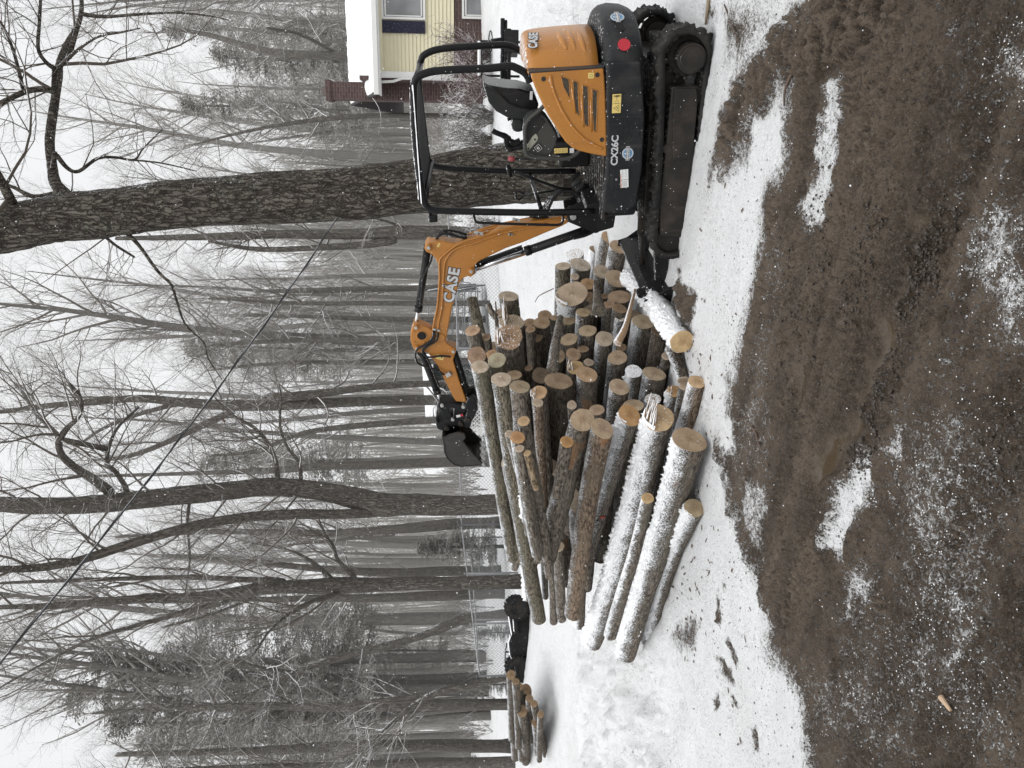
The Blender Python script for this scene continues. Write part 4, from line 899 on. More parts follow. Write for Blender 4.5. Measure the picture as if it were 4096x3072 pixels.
def make_log(P0, P1, r0, r1=None, label='', snow=.5, tint=(1,1,1), cut=(1,1,1), cutsnow=.3, bend=.022, seed=0, group='cut logs in the big pile', splinter=0, flare=0, rough=1.0, lod=1, crust=True):
    r1 = r1 or r0*.93; ax = (P1-P0).normalized(); up = Vector((0,0,1)); yv = up.cross(ax).normalized(); zv = ax.cross(yv)
    Mx = Matrix.Translation(P0) @ Matrix((ax, yv, zv)).transposed().to_4x4()
    vs, fs, n, surf, Lg = log_mesh(P0, P1, r0, r1, bend, seed, rings=44 if lod else 12, n=30 if lod else 14, flare=flare, rough=rough)
    # slightly slanted saw cut
    rnd = random.Random(seed+99); sl = rnd.uniform(0,.40); sl2 = rnd.uniform(-.18,.18)
    for k in range(n): x, y_, z_ = vs[k]; vs[k] = (x+y_*sl+z_*sl2, y_, z_)
    ring0 = [Vector(v) for v in vs[:n]]; ring1 = [Vector(v) for v in vs[-n:]]
    mb = MB(); mb.add(vs, fs, True); o = mb.build('log', M['bark'], None); o.matrix_world = Mx
    o.color = (*tint, snow+.10); tag(o, label, 'log', group)
    def face(ring, off, nm):
        c = sum(ring, Vector())/n; vs2 = []
        lv = [1.0, .96, .6, .3]
        for li, s_ in enumerate(lv):
            for p in ring: vs2.append(c+(p-c)*s_+Vector((off*(0 if li == 0 else 1)*.004+ (noise.noise(p*20+Vector((li,seed,0)))*.004 if li > 1 else 0),0,0)))
        vs2.append(c+Vector((off*.004,0,0))); f2 = []
        for li in range(len(lv)-1): f2 += [(li*n+k, li*n+(k+1)%n, (li+1)*n+(k+1)%n, (li+1)*n+k) for k in range(n)]
        f2 += [((len(lv)-1)*n+k, (len(lv)-1)*n+(k+1)%n, len(vs2)-1) for k in range(n)]
        if off < 0: f2 = [tuple(reversed(f)) for f in f2]
        c_ = MB().add(vs2, f2, False).build(nm, M['cut'], o, fix=False); c_.color = (*cut, cutsnow); return c_
    face(ring0, -1, 'cut_face'); face(ring1, 1, 'cut_face')
    if snow > .62 and crust:
        am = .35+.85*min(1.2, snow); nx_ = max(30, int(Lg/(.011 if r0 > .06 else .016))); na = max(12, int(2*am*r0/.010)); V2 = []
        sh_ = .35*(1 if ax.y > 0 else -1)
        for i in range(nx_+1):
            x = Lg*i/nx_
            for k in range(na+1):
                w_ = -1+2*k/na; a = math.pi/2+w_*am; cy, cz, q = surf(min(Lg, max(0, x)), a); y_ = cy+q*math.cos(a); z_ = cz+q*math.sin(a)
                nv = noise.fractal((x*34+seed, y_*34, z_*34), .7, 2.1, 3); nb_ = noise.noise((x*5+seed, y_*7, z_*7))
                hh = (.004+.012*snow)*(-.85+2.9*nv+.6*nb_+.55*snow-.9*abs(w_)**1.8)
                if i == 0 or i == nx_: hh = -.01
                hh = min(.028, max(-.006, hh)); V2.append((x, y_+hh*math.cos(a), z_+hh*math.sin(a)))
        m_ = na+1; F2 = [(i*m_+k, i*m_+k+1, (i+1)*m_+k+1, (i+1)*m_+k) for i in range(nx_) for k in range(na)]
        MB().add(V2, F2, True).build('snow_crust', M['snow'], o)
    if splinter:
        mb = MB(); 
        for k in range(7+splinter*4):
            a = rnd.uniform(-.9,1.3)+1.4; d = rnd.uniform(.35,.98)*r0; ln = rnd.uniform(.25,1.0)*r0*(.5+.5*splinter); w = rnd.uniform(.03,.10)*r0+.004
            b = Vector((.02, d*math.cos(a), d*math.sin(a))); e = b+Vector((-ln, rnd.uniform(-.15,.15)*r0, rnd.uniform(-.1,.25)*r0))
            mb.tube([b, b.lerp(e,.6), e], [w, w*.7, .002], 5, smooth=False)
        mb.build('splinters', M['splinter'], o)
    return o
def end_at(s, off):                               # point of the pile's sawn face behind a picture point
    r = ray(s); k = r.x/r.y; Y = (3.944+off)/(.57-.82*k); return at(s, Y)
def log_from(fn, x, y, dz, tail, off, snow, label, **kw):
    s = fn(x, y); P0 = end_at(s, off); r = dz*.5877/2*P0.y/FOC*1.10
    if P0.z < r*.9: P0 = onz(s, r*.9)
    seed = int(x*3+y*7) % 9973; rnd = random.Random(seed)
    hd = kw.pop('hd', None); ln = kw.pop('L', rnd.uniform(2.3, 2.9)); drop = kw.pop('drop', None); yt = kw.pop('Y', None)
    if tail is not None:
        r2 = ray(tail); kk = r2.x/r2.y; Yt = yt or (P0.x+1.3333*P0.y)/(kk+1.3333); P1 = at(tail, Yt)
        gz = hlow(P1.x, P1.y)
        if P1.z < gz+r*.7: P1.z = gz+r*.7
    else:
        a = math.atan2(.6, -.8)+R(hd if hd is not None else rnd.uniform(-5, 5)); P1 = P0+Vector((math.cos(a)*ln, math.sin(a)*ln, 0))
        P1.z = max(hlow(P1.x, P1.y)+r, P0.z*(drop if drop is not None else .80))
    return make_log(P0, P1, r, r*kw.pop('taper', .9), label, snow, seed=seed, **kw)
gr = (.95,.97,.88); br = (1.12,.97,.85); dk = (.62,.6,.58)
T3 = lambda x, y: Z3(x, y)
D = .55
LOGS = [
 (Z2,488,675,66,Z2(545,930),.1,.2,'slender grey log end standing highest against the chain link fence',{'tint':gr,'Y':8.2,'taper':1.1}),
 (Z2,738,655,122,None,.1,.3,'thick snow dusted log end with broken chip on top, beside open snow',{'tint':gr}),
 (Z2,495,888,96,None,.0,.25,'reddish log end on top directly below the slender standing log',{'cut':(.9,.75,.65),'drop':.72}),
 (Z2,588,935,58,None,.1,.1,'small round log end tucked below the reddish top log',{'cut':(.8,.7,.6)}),
 (Z2,522,1058,118,None,.0,.3,'flaking snowy log end second from the top of the stack',{'cut':(.62,.52,.46),'drop':.70}),
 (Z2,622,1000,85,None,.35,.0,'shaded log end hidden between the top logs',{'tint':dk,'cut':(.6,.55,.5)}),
 (Z2,625,1052,78,None,.15,.0,'orange brown log end peeping over a greenish one',{'cut':(.9,.7,.55)}),
 (Z2,545,1135,108,T3(428,1075),-.05,.5,'topmost long mossy log running the full length of the pile',{'tint':gr,'taper':.93}),
 (Z2,660,1090,112,None,-.02,.15,'pale greenish log end under the topmost long log',{'cut':(.85,.92,.85),'tint':gr}),
 (Z2,760,830,160,None,.1,.6,'big broken log end bristling with snowy upright splinters',{'splinter':3,'cut':(.9,.85,.75),'cutsnow':.5}),
 (Z2,672,770,62,None,.2,.1,'thin crooked log stub left of the splintered end',{}),
 (Z2,740,935,172,None,-.06,.25,'large furrowed log with jagged torn brown end',{'cut':(.65,.52,.42),'splinter':1,'cutsnow':.5,'rough':2}),
 (Z2,880,835,76,None,.25,.0,'brown log end right beside the torn furrowed log',{'cut':(.75,.65,.55)}),
 (Z2,888,880,62,None,.12,.0,'small pale disc of a log overlapping its brown neighbour',{'cut':(.72,.62,.52)}),
 (Z2,965,835,104,None,.12,.0,'log end with a dark slit crack across it',{'cut':(.75,.66,.55)}),
 (Z2,985,785,86,None,.35,.1,'log end half hidden behind the one with a slit crack',{'cut':(.7,.6,.5)}),
 (Z2,1062,803,72,None,.3,.1,'narrow log end right of the slit cracked log',{'cut':(.7,.62,.52)}),
 (Z2,1148,815,98,None,.2,.35,'log end next to the tall thin split slab',{'cut':(.72,.66,.56)}),
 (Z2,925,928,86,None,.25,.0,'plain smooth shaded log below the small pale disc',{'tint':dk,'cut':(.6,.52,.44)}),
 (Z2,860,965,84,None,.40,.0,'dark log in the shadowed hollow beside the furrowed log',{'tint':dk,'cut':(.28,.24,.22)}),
 (Z2,1110,450,98,None,.1,.25,'upright looking mossy round log standing at the right shoulder of the pile',{'tint':gr}),
 (Z2,1190,368,110,None,.35,.6,'snow dusted log end farthest up the right shoulder',{'cutsnow':.9}),
 (Z2,1228,440,126,None,.2,.5,'broad log end with snow flecks beside the mossy round log',{'cutsnow':.5}),
 (Z2,1190,522,54,None,.15,.5,'very small log end wedged under the broad flecked log',{}),
 (Z2,1203,574,62,None,.05,.2,'small pale ringed log end just above the big tapering butt',{'cut':(1.05,1,.9)}),
 (Z2,1278,572,94,None,.12,.1,'orange tinted round log end right of the small ringed one',{'cut':(.92,.72,.5)}),
 (Z2,1168,640,162,None,-.05,1.0,'large flaring butt log with smooth half moon cut and snow cap',{'flare':.25,'snow2':1,'cut':(.95,.9,.85),'L':1.9}),
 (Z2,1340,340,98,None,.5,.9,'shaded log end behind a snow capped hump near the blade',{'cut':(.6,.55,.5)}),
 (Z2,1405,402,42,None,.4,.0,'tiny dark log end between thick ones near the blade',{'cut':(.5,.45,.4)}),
 (Z2,1420,255,86,None,.5,.4,'farthest log end close to the excavator front',{'cut':(.95,.8,.65)}),
 (Z2,1490,318,108,None,.35,.5,'log end with dark heart nearest the top of the blade',{'cut':(.9,.8,.7)}),
 (Z2,1378,488,112,None,.12,.4,'round log end with half its bark white, above the wide one',{}),
 (Z2,1475,535,144,None,.05,.45,'wide oval log end facing the dozer blade',{'cut':(.95,.88,.8)}),
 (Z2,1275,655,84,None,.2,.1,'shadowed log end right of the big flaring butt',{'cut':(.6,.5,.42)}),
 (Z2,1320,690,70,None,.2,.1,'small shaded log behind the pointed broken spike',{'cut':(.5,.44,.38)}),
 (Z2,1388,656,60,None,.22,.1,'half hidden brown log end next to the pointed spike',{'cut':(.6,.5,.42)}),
 (Z2,1495,660,146,None,.02,.2,'wide grey brown log end below the wide oval one',{'cut':(.78,.68,.6)}),
 (Z2,1420,712,84,None,-.0,.3,'left half of a twin forked log end',{'cut':(.75,.62,.52)}),
 (Z2,1495,738,94,None,-.0,.2,'right half of a twin forked log end',{'cut':(.70,.58,.48)}),
 (Z2,1247,765,92,None,.0,.5,'ringed log end with its bark caked in snow',{'cut':(.85,.8,.65)}),
 (Z2,1300,748,86,None,.15,.5,'log end tucked behind the snow caked ringed one',{}),
 (Z2,1278,890,112,None,.0,.3,'flat topped log with bark peeled off its near side',{'cut':(.9,.85,.75)}),
 (Z2,1150,948,112,None,.05,.1,'log end with faint heart ring left of the peeled log',{'cut':(.8,.75,.65)}),
 (Z2,1245,1015,76,None,.12,.1,'smaller log end directly below the peeled log',{'cut':(.8,.7,.6)}),
 (Z2,1180,1052,92,None,.08,.2,'ring centred log end flanked by two smaller ones',{'cut':(.7,.6,.52)}),
 (Z2,1078,1066,88,None,.15,.0,'smooth shaded log carrying the foot of the split slab',{'cut':(.62,.56,.5)}),
 (Z2,1285,1106,64,None,.10,.1,'small pale round log end in the middle of the stack',{}),
 (Z2,1193,1140,106,None,.02,.1,'ragged yellowish log end in the middle of the stack',{'splinter':1,'cut':(1,.85,.6)}),
 (Z2,1392,945,112,None,-.02,.5,'long straight log with pale end below the peeled one',{'L':2.6}),
 (Z2,1500,795,74,None,.08,.7,'short log end dusted white beside the split stick',{'cutsnow':.7}),
 (Z2,1508,1005,64,None,.25,.0,'half hidden log end behind the biggest right hand log',{'cut':(.8,.7,.6)}),
 (Z2,1600,805,118,None,.25,.1,'dim broad log end behind the big barked log with a vertical crack',{'cut':(.75,.68,.6)}),
 (Z2,1655,828,138,None,-.02,.6,'big log with pale end and a vertical crack in its bark',{'cut':(1,.97,.88),'L':2.8}),
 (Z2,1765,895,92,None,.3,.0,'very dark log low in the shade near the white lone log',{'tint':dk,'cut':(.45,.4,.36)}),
 (Z2,1757,960,62,None,.12,.1,'slim log with dull end standing in the shade',{'cut':(.7,.62,.54)}),
 (Z2,1815,1062,60,None,.1,.2,'narrow dark log low down above the crossing pole',{'tint':dk}),
 (Z2,1480,1072,120,None,-.0,.4,'round barked log end with dull grey brown face in mid stack',{'cut':(.85,.78,.7)}),
 (Z2,1592,1165,106,None,.0,.8,'log end sprinkled with pinkish snow crumbs',{'cutsnow':1.0}),
 (Z2,1730,1182,146,None,-.02,.4,'broad oval log end with clear rings low on the right',{'cut':(.95,.9,.82)}),
 (Z2,1272,1186,132,None,-.04,.4,'large tan log end with snowy left bark above the mid gap',{'cut':(.95,.8,.65),'L':2.3}),
 (Z2,1492,1272,126,None,-.06,.45,'round log with speckled bark and darker heart spot',{'cut':(.88,.82,.74),'L':2.6}),
 (Z2,1865,1302,92,None,-.02,.7,'orange toned log end with snowy back and raised tip',{'cut':(1.05,.82,.55),'splinter':1}),
 (Z2,1720,1356,104,None,.08,.6,'log end veiled in fine snow beside the orange toned one',{'cutsnow':.8}),
 (Z2,1590,1398,132,None,.05,.3,'pale ringed log end just above the orange ringed long log',{'cut':(.95,.9,.8)}),
 (Z2,1563,1466,146,T3(905,1150),-.12,.9,'long snowy log with orange ringed end and a red ribbon round it',{'cut':(.98,.72,.45),'taper':.93}),
 (Z2,1760,1482,192,T3(962,1640),-.18,.95,'longest snow covered log with torn pale splintered end',{'splinter':3,'cut':(1.05,.92,.72),'taper':.93,'cutsnow':.4}),
 (Z2,2020,1238,98,Z2(1930,1640),-.1,.6,'short log with orange wounds beside the biggest cut log end',{'tint':br,'cut':(1.05,.9,.7),'taper':1.3,'Y':6.6}),
 (Z2,1935,1265,62,None,.05,.3,'small log end touching the log with orange wounds',{'L':1.2}),
 (Z2,690,1222,126,T3(610,1488),-.06,.4,'second highest long log with white scar near its far end',{'tint':gr,'taper':.93}),
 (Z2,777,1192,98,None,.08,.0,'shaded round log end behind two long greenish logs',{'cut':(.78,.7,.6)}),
 (Z2,815,1270,128,T3(560,900),-.06,.25,'long log with flat grey olive end in the upper left stack',{'cut':(.72,.70,.62)}),
 (Z2,945,1310,104,T3(690,880),-.04,.2,'split log with notched step cut end and two spikes',{'splinter':1,'cut':(.95,.78,.6)}),
 (Z2,938,1380,68,T3(655,1010),-.14,.3,'slim straight pole resting below the notched log',{'tint':br,'taper':.93}),
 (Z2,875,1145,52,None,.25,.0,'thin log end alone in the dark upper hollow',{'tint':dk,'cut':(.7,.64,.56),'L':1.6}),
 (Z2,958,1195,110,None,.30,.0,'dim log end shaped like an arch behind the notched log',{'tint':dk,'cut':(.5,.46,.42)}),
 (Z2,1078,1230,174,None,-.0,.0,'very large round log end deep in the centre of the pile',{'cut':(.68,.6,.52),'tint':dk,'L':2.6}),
 (Z2,1170,1395,60,None,-.02,.2,'small pale pole end right of the very large centre log',{'L':1.6}),
 (Z2,842,1505,78,None,-.14,.3,'cracked round log end resting on the long olive log',{'cut':(1,.85,.65),'L':1.9,'drop':.78}),
 (Z2,748,1592,64,None,-.12,.4,'small stub cut just behind the snow rimmed round end',{'L':1.6,'drop':.8}),
 (Z3,460,255,92,T3(600,1050),-.22,.5,'round orange end rimmed with snow on upper left',{'cut':(.95,.68,.45),'taper':.93}),
 (Z2,1242,1497,152,T3(655,1075),-.10,.3,'large sawn log that ends in a crooked fork',{'cut':(.9,.82,.72),'taper':.93}),
 (Z2,1338,1430,100,None,.02,.3,'log end behind two large ones, flecked with snow',{'cut':(.8,.72,.65)}),
 (Z2,1378,1556,142,T3(840,1455),-.14,.3,'long log with a peeled pale ring near its far end',{'tint':br,'cut':(.85,.78,.7),'taper':.93}),
 (Z2,1968,1630,196,(2500,2610),-.2,.75,'biggest cut log lying on the snow at the front of the pile',{'cut':(.82,.74,.64),'taper':.93,'flare':.12}),
 (Z3,795,285,86,T3(735,640),-.12,.1,'smooth orange ended log in the lower left hollow',{'cut':(1,.72,.42),'L':1.4}),
 (Z3,473,332,60,T3(600,1080),-.26,.3,'slim branchy pole with small cut end at upper left',{'taper':.9}),
 (Z3,525,362,48,T3(585,600),-.24,.2,'pale peeled pole tucked under the slim branchy pole',{'cut':(1.1,1,.8),'tint':(1.6,1.4,1.1)}),
 (Z3,1345,668,78,T3(1090,1600),-.05,.6,'mid sized log with peeled yellow end squeezed under the longest snowy log',{'cut':(1.2,1.05,.75),'taper':1.25}),
]
for row in LOGS:
    fn, x, y, dz, tail, off, sn, lab, kw = row; kw = dict(kw); kw.pop('snow2', None)
    log_from(fn, x, y, dz, tail, off, sn, lab, **kw)
# logs seen only by their bodies or tails
def body(s0, Y0, s1, Y1, d, label, snow=.4, seed=1, group='cut logs in the big pile', **kw):
    P0 = at(s0, Y0); P1 = at(s1, Y1); r = d*.62*Y0/FOC
    return make_log(P0, P1, r, r*kw.pop('taper', .9), label, snow, seed=seed, group=group, **kw)
body(T3(520,560), 7.3, T3(530,1345), 9.3, 40, 'snow topped log tail sticking out under the topmost long log', .9, 11)
body(T3(640,900), 8.0, T3(650,1340), 9.1, 26, 'short slim tail end between two longer log tails on the left', .6, 12)
body(T3(690,1000), 8.0, T3(704,1510), 9.1, 32, 'slender bare log tail hanging out in the open at left', .2, 13)
body(T3(740,1000), 7.8, T3(762,1490), 8.9, 38, 'log tail between the slender tail and the peeled ring log', .3, 14)
body(T3(900,1150), 8.2, T3(880,1530), 8.9, 44, 'short log stub with snow collar at the left foot of the pile', .8, 15)
body(T3(470,1050), 8.9, T3(440,1145), 9.2, 26, 'small dark stub behind the far end of the topmost log', .2, 16)
body(T3(640,420), 7.4, T3(700,1000), 8.6, 60, 'shaded log deep between the slim poles at left', .2, 51)
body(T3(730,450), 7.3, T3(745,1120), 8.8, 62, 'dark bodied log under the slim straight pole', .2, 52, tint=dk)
body(T3(800,620), 7.3, T3(815,1240), 8.9, 66, 'hidden brown log between the crooked log and the peeled ring log', .3, 53)
body(T3(880,700), 7.2, T3(900,1180), 8.8, 70, 'log squeezed under the long log with a red ribbon', .4, 54)
body(T3(400,420), 7.6, T3(560,1120), 9.0, 50, 'mossy log just under the topmost long log', .4, 55, tint=gr)
# white lone log running to the blade, crossing pole, crooked front log
P0 = onz(Z2(1920,965), .11); P1 = onz(Z2(1590,560), .12)
make_log(P0, P0+(P1-P0)*1.12, .110, .10, 'lone snow covered log with bright yellow cut end beside the dozer blade', 1.25, cut=(1.15,1.0,.72), cutsnow=-.5, seed=21, bend=.02)
P0 = onz(Z2(1850,1010), .10); P1 = onz(Z2(1925,1225), .06)
make_log(P0, P1, .065, .05, 'thin dark pole crossing on the ground between the lone log and the pile', .5, seed=22, tint=dk)
P = [onz(Z3(1660,735), .075), onz(Z3(1595,1010), .075), onz(Z3(1470,1330), .08), onz((2592,2560), .08)]
ax = (P[-1]-P[0]); Lc = ax.length; o = make_log(P[0], P[-1], .083, .078, 'thin curved snowy log at the very front with small grey green cut', .95, seed=23, bend=0, cut=(.75,.72,.6))
inv = o.matrix_world.inverted(); mids = [inv @ p for p in P]
for ob in [o]+list(o.children):
    for v in ob.data.vertices:
        t = max(0, min(1, v.co.x/Lc)); s_ = math.sin(math.pi*t); v.co.y += -.10*s_ if True else 0
# fork of the crooked log, red ribbon, tall split slab, leaning split stick, spike, stub twigs
def limb_piece(pts, rr, name, mat, label=None, cat=None, parent=None, group=None, n=9, jit=.08):
    P = smooth_path(pts, 4); k = len(P); rs = [lerp(rr[0], rr[1], i/(k-1)) for i in range(k)]
    o = MB().tube(P, rs, n, jit=jit).build(name, mat, parent)
    if label: tag(o, label, cat, group)
    o.color = (1,1,1,.4); return o
fk = limb_piece([at(T3(690,960),8.25), at(T3(640,1050),8.35), at(T3(590,1080),8.35), at(T3(570,1085),8.3)], (.09,.05), 'forked_branch_stub', M['bark'], 'broken fork stub poking up from the crooked log', 'log', group='cut logs in the big pile')
fk = limb_piece([at(T3(680,1010),8.2), at(T3(690,1120),8.4), at(T3(695,1210),8.5)], (.085,.06), 'forked_branch_stub', M['bark'], 'lower stub of the crooked fork with orange wound', 'log', group='cut logs in the big pile'); fk.color = (1.6,1.1,.8,.3)
slab = [at(Z2(1092,800),7.3), at(Z2(1075,900),7.1), at(Z2(1050,1050),6.9), at(Z2(1038,1160),6.8)]
limb_piece(slab, (.035,.06), 'split_slab', M['bark'], 'tall thin split slab of bark leaning upright in mid pile', 'split wood', n=5)
limb_piece([at(Z2(1600,610),7.4), at(Z2(1565,750),7.1), at(Z2(1530,880),6.9), at(Z2(1480,975),6.8)], (.012,.045), 'split_stick', M['splinter'], 'pale leaning splintered stick in front of the right hand logs', 'split wood', n=5)
limb_piece([at(Z2(1325,552),7.6), at(Z2(1342,640),7.4), at(Z2(1352,760),7.2)], (.012,.07), 'pointed_log', M['bark'], 'dark log broken to a sharp point near the flaring butt', 'log', group='cut logs in the big pile')
limb_piece([at(Z2(600,705),7.6), at(Z2(620,760),7.6), at(Z2(655,800),7.6)], (.03,.035), 'broken_branch', M['bark'], 'short broken branch sticking out beside the splintered end', 'branch')
limb_piece([at(Z2(650,690),7.7), at(Z2(655,760),7.7)], (.006,.010), 'twig', TW, 'thin straight twig standing next to the broken branch', 'twig')
limb_piece([at(Z2(920,695),8.4), at(Z2(950,650),8.3), at(Z2(1045,603),8.1)], (.004,.006), 'twig', TW, 'thin bent twig poking into the open snow from the pile', 'twig')
rb = at(T3(1028,797), 7.05); MB().tube([at(T3(1000,790),7.03), at(T3(1028,800),6.98), at(T3(1055,796),6.98)], .008, 6).build('ribbon', flat('red_ribbon', (.55,.08,.05), .5)); 
tag(bpy.data.objects['ribbon'], 'small red ribbon tied round a long snowy log', 'ribbon')
# the smaller pile farther off, half buried in snow
LOG2 = [((860,1100),(880,1580),34,'far pile log under a heap of snow'),((960,1060),(985,1420),34,'shaded thick log in the middle of the far pile'),((1015,1230),(1020,1500),34,'short thick log near the foot of the far pile'),((945,1300),(955,1610),34,'far pile log poking left below the long one'),((845,950),(855,1440),30,'top log of the far pile with an orange end'),((905,1040),(930,1590),30,'long log of the far pile resting on others'),((930,1225),(960,1540),36,'far pile log with a round tan end showing'),
        ((1040,1310),(1050,1540),34,'snowy far pile log with small tan end'),((985,1130),(1000,1450),26,'snow covered log low in the far pile'),((1020,1170),(1110,1560),24,'lowest log of the far pile, dark against snow'),((880,1000),(900,1500),26,'second log from the top of the far pile'),((1070,1250),(1060,1600),22,'thin front log of the far pile')]
for i, (a, b, d, lab) in enumerate(LOG2):
    body(ZJ(*a), 14.2-.09*i, ZJ(*b), 15.3-.11*i, d*1.0, lab, .45, 40+i, 'logs in the far snowy pile', lod=0, cut=(.5,.42,.33), tint=(.75,.75,.75))
# ================================================================== TREES
def painted_haze(s, c, lo=11, hi=72, mx=.84, hc=(.48,.465,.44)):  # distance haze put into the base colour, paler with world Y
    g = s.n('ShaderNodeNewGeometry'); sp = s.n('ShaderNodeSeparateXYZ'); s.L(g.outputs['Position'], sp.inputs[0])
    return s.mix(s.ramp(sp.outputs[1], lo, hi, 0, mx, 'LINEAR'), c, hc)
def tree_bark(name, c0, c1, lichen=.5, snow=.5, lo=11, scale=1.0):
    s = NT(name); v = s.coord('World', (1,1,.22)); w = s.coord('World')
    a = s.noise(v, 34*scale, 6, .68); b = s.noise(w, 2.2, 4); c = s.noise(w, 14, 5, .7)
    k = s.mix(s.ramp(a, .38, .64), c0, c1); k = s.mix(s.math('MULTIPLY', s.math('MULTIPLY', s.ramp(b, .48, .64), s.ramp(c, .50, .62)), lichen), k, (.17,.175,.135))
    wn = s.n('ShaderNodeVectorMath', operation='ADD'); s.L(s.coord('World', (1,1,.16)), wn.inputs[0]); wsc = s.n('ShaderNodeVectorMath', operation='SCALE'); s.L(s.noise(w, 9*scale, 4, .6, 'Color'), wsc.inputs[0]); wsc.inputs['Scale'].default_value = .12/scale; s.L(wsc.outputs[0], wn.inputs[1])
    crack = s.ramp(s.math('ADD', s.voro(wn.outputs[0], 26*scale, 'DISTANCE_TO_EDGE'), s.math('MULTIPLY', s.math('SUBTRACT', c, .45), .22)), .0, .16); k = s.mix(s.math('ADD', .35, s.math('MULTIPLY', crack, .65)), tuple(q*.45 for q in c0), k)
    nx = s.nz(0); nz = s.nz(2); sn = s.noise(w, 24, 5, .75); sb = s.noise(w, 1.6, 3)
    f = s.math('ADD', s.math('MULTIPLY', nz, 1.0), s.math('MULTIPLY', nx, .42)); f = s.math('ADD', f, s.math('MULTIPLY', s.math('SUBTRACT', sn, .5), 2.2)); f = s.math('ADD', f, s.math('MULTIPLY', s.math('SUBTRACT', sb, .5), 1.2))
    f = s.ramp(f, 1.05-snow, 1.25-snow)
    k = painted_haze(s, s.mix(f, k, SNOW), lo)
    h = s.math('ADD', s.math('MULTIPLY', a, .6), s.math('ADD', s.math('MULTIPLY', crack, .7), s.math('MULTIPLY', f, .6)))
    return s.done(k, .9, 0, s.bump(h, 1.0, .03/scale), .15)
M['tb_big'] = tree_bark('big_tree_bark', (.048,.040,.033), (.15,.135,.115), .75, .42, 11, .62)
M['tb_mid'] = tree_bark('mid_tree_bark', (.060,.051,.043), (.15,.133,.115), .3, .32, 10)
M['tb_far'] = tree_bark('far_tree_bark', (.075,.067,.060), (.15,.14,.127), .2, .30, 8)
M['twig'] = (lambda s: s.done(painted_haze(s, s.mix(s.ramp(s.math('ADD', s.nz(), s.math('MULTIPLY', s.noise(s.coord('World'), 12, 3), .8)), .50, .95), (.080,.065,.052), (.66,.66,.67)), 9), .9, 0, None, .15))(NT('twigs'))
M['conifer'] = (lambda s: s.done(painted_haze(s, s.mix(s.ramp(s.math('ADD', s.nz(), s.math('MULTIPLY', s.noise(s.coord('World'), 5, 4), 1.5)), 1.0, 1.7, 0, .55), s.mix(s.noise(s.coord('World'), 2, 3), (.026,.030,.024), (.075,.08,.065)), (.47,.47,.455)), 0, 62, .85), .9, 0, None, .1))(NT('conifer_needles'))
M['redleaf'] = flat('dry_leaf', (.23,.08,.04), .8)
def perp(d, rnd):
    a = d.orthogonal().normalized(); b = d.cross(a); t = rnd.uniform(0, 2*math.pi); return a*math.cos(t)+b*math.sin(t)
def branch(mbs, p, d, L, r, lvl, rnd, cfg):
    seg = cfg['seg'][lvl]; pts = [p]; rs = [r]; dd = d.normalized()
    for i in range(seg):
        wob = cfg['wob'][lvl]
        dd = (dd+Vector((rnd.uniform(-wob,wob), rnd.uniform(-wob,wob), rnd.uniform(-wob,wob)+cfg['trop'][lvl]))).normalized()
        pts.append(pts[-1]+dd*L/seg); rs.append(r*(1-(i+1)/seg*.82))
    mb = mbs[0] if lvl < cfg.get('limb', 1) else mbs[1]
    mb.tube(pts, rs, 7 if r > .05 else (5 if r > .018 else 3), cap=False, smooth=r > .02)
    spawn(mbs, pts, rs, lvl+1, L, rnd, cfg)
def spawn(mbs, pts, rs, lvl, L, rnd, cfg, t0=None):
    if lvl >= len(cfg['n']): return
    n = cfg['n'][lvl]; n = int(n*rnd.uniform(.75, 1.25)+.5); t0 = cfg['t0'][lvl] if t0 is None else t0
    for k in range(n):
        t = t0+(1-t0)*((k+rnd.random())/n)**.9; f = t*(len(pts)-1); i = min(int(f), len(pts)-2); q = pts[i].lerp(pts[i+1], f-i)
        tg = (pts[i+1]-pts[i]).normalized(); a = R(rnd.uniform(*cfg['ang'][lvl])); pp = perp(tg, rnd)
        if pp.z < -.3 and rnd.random() < .5: pp.z = -pp.z
        d = tg*math.cos(a)+pp*math.sin(a); rr = lerp(rs[i], rs[i+1], f-i)
        ll = cfg['len'][lvl]*rnd.uniform(.55, 1.15)*(1.15-.55*t)
        branch(mbs, q, d, ll, min(rr*.55, cfg['rad'][lvl]*rnd.uniform(.7,1.2)), lvl, rnd, cfg)
HERO = dict(n=[0,16,9,7,4], t0=[0,.3,.2,.15,.1], ang=[(0,0),(35,75),(30,70),(25,70),(20,60)], len=[0,2.6,1.35,.70,.38], rad=[0,.030,.012,.0065,.0042], seg=[1,9,6,4,2], wob=[0,.20,.26,.32,.3], trop=[0,.06,.03,.02,0], limb=1)
def trace_path(Y, pts, yd=0.0):
    P = []; rs = []
    n = len(pts)
    for i, (s, w_) in enumerate(pts):
        yy = Y+yd*i/max(1, n-1); P.append(at(s, yy)); rs.append(w_*.5*yy/FOC*.90)
    sp = smooth_path(P, 5); rr = []
    for i in range(len(sp)):
        f = i/5; k = min(int(f), n-2); rr.append(lerp(rs[k], rs[k+1], f-k) if n > 1 else rs[0])
    return sp, rr
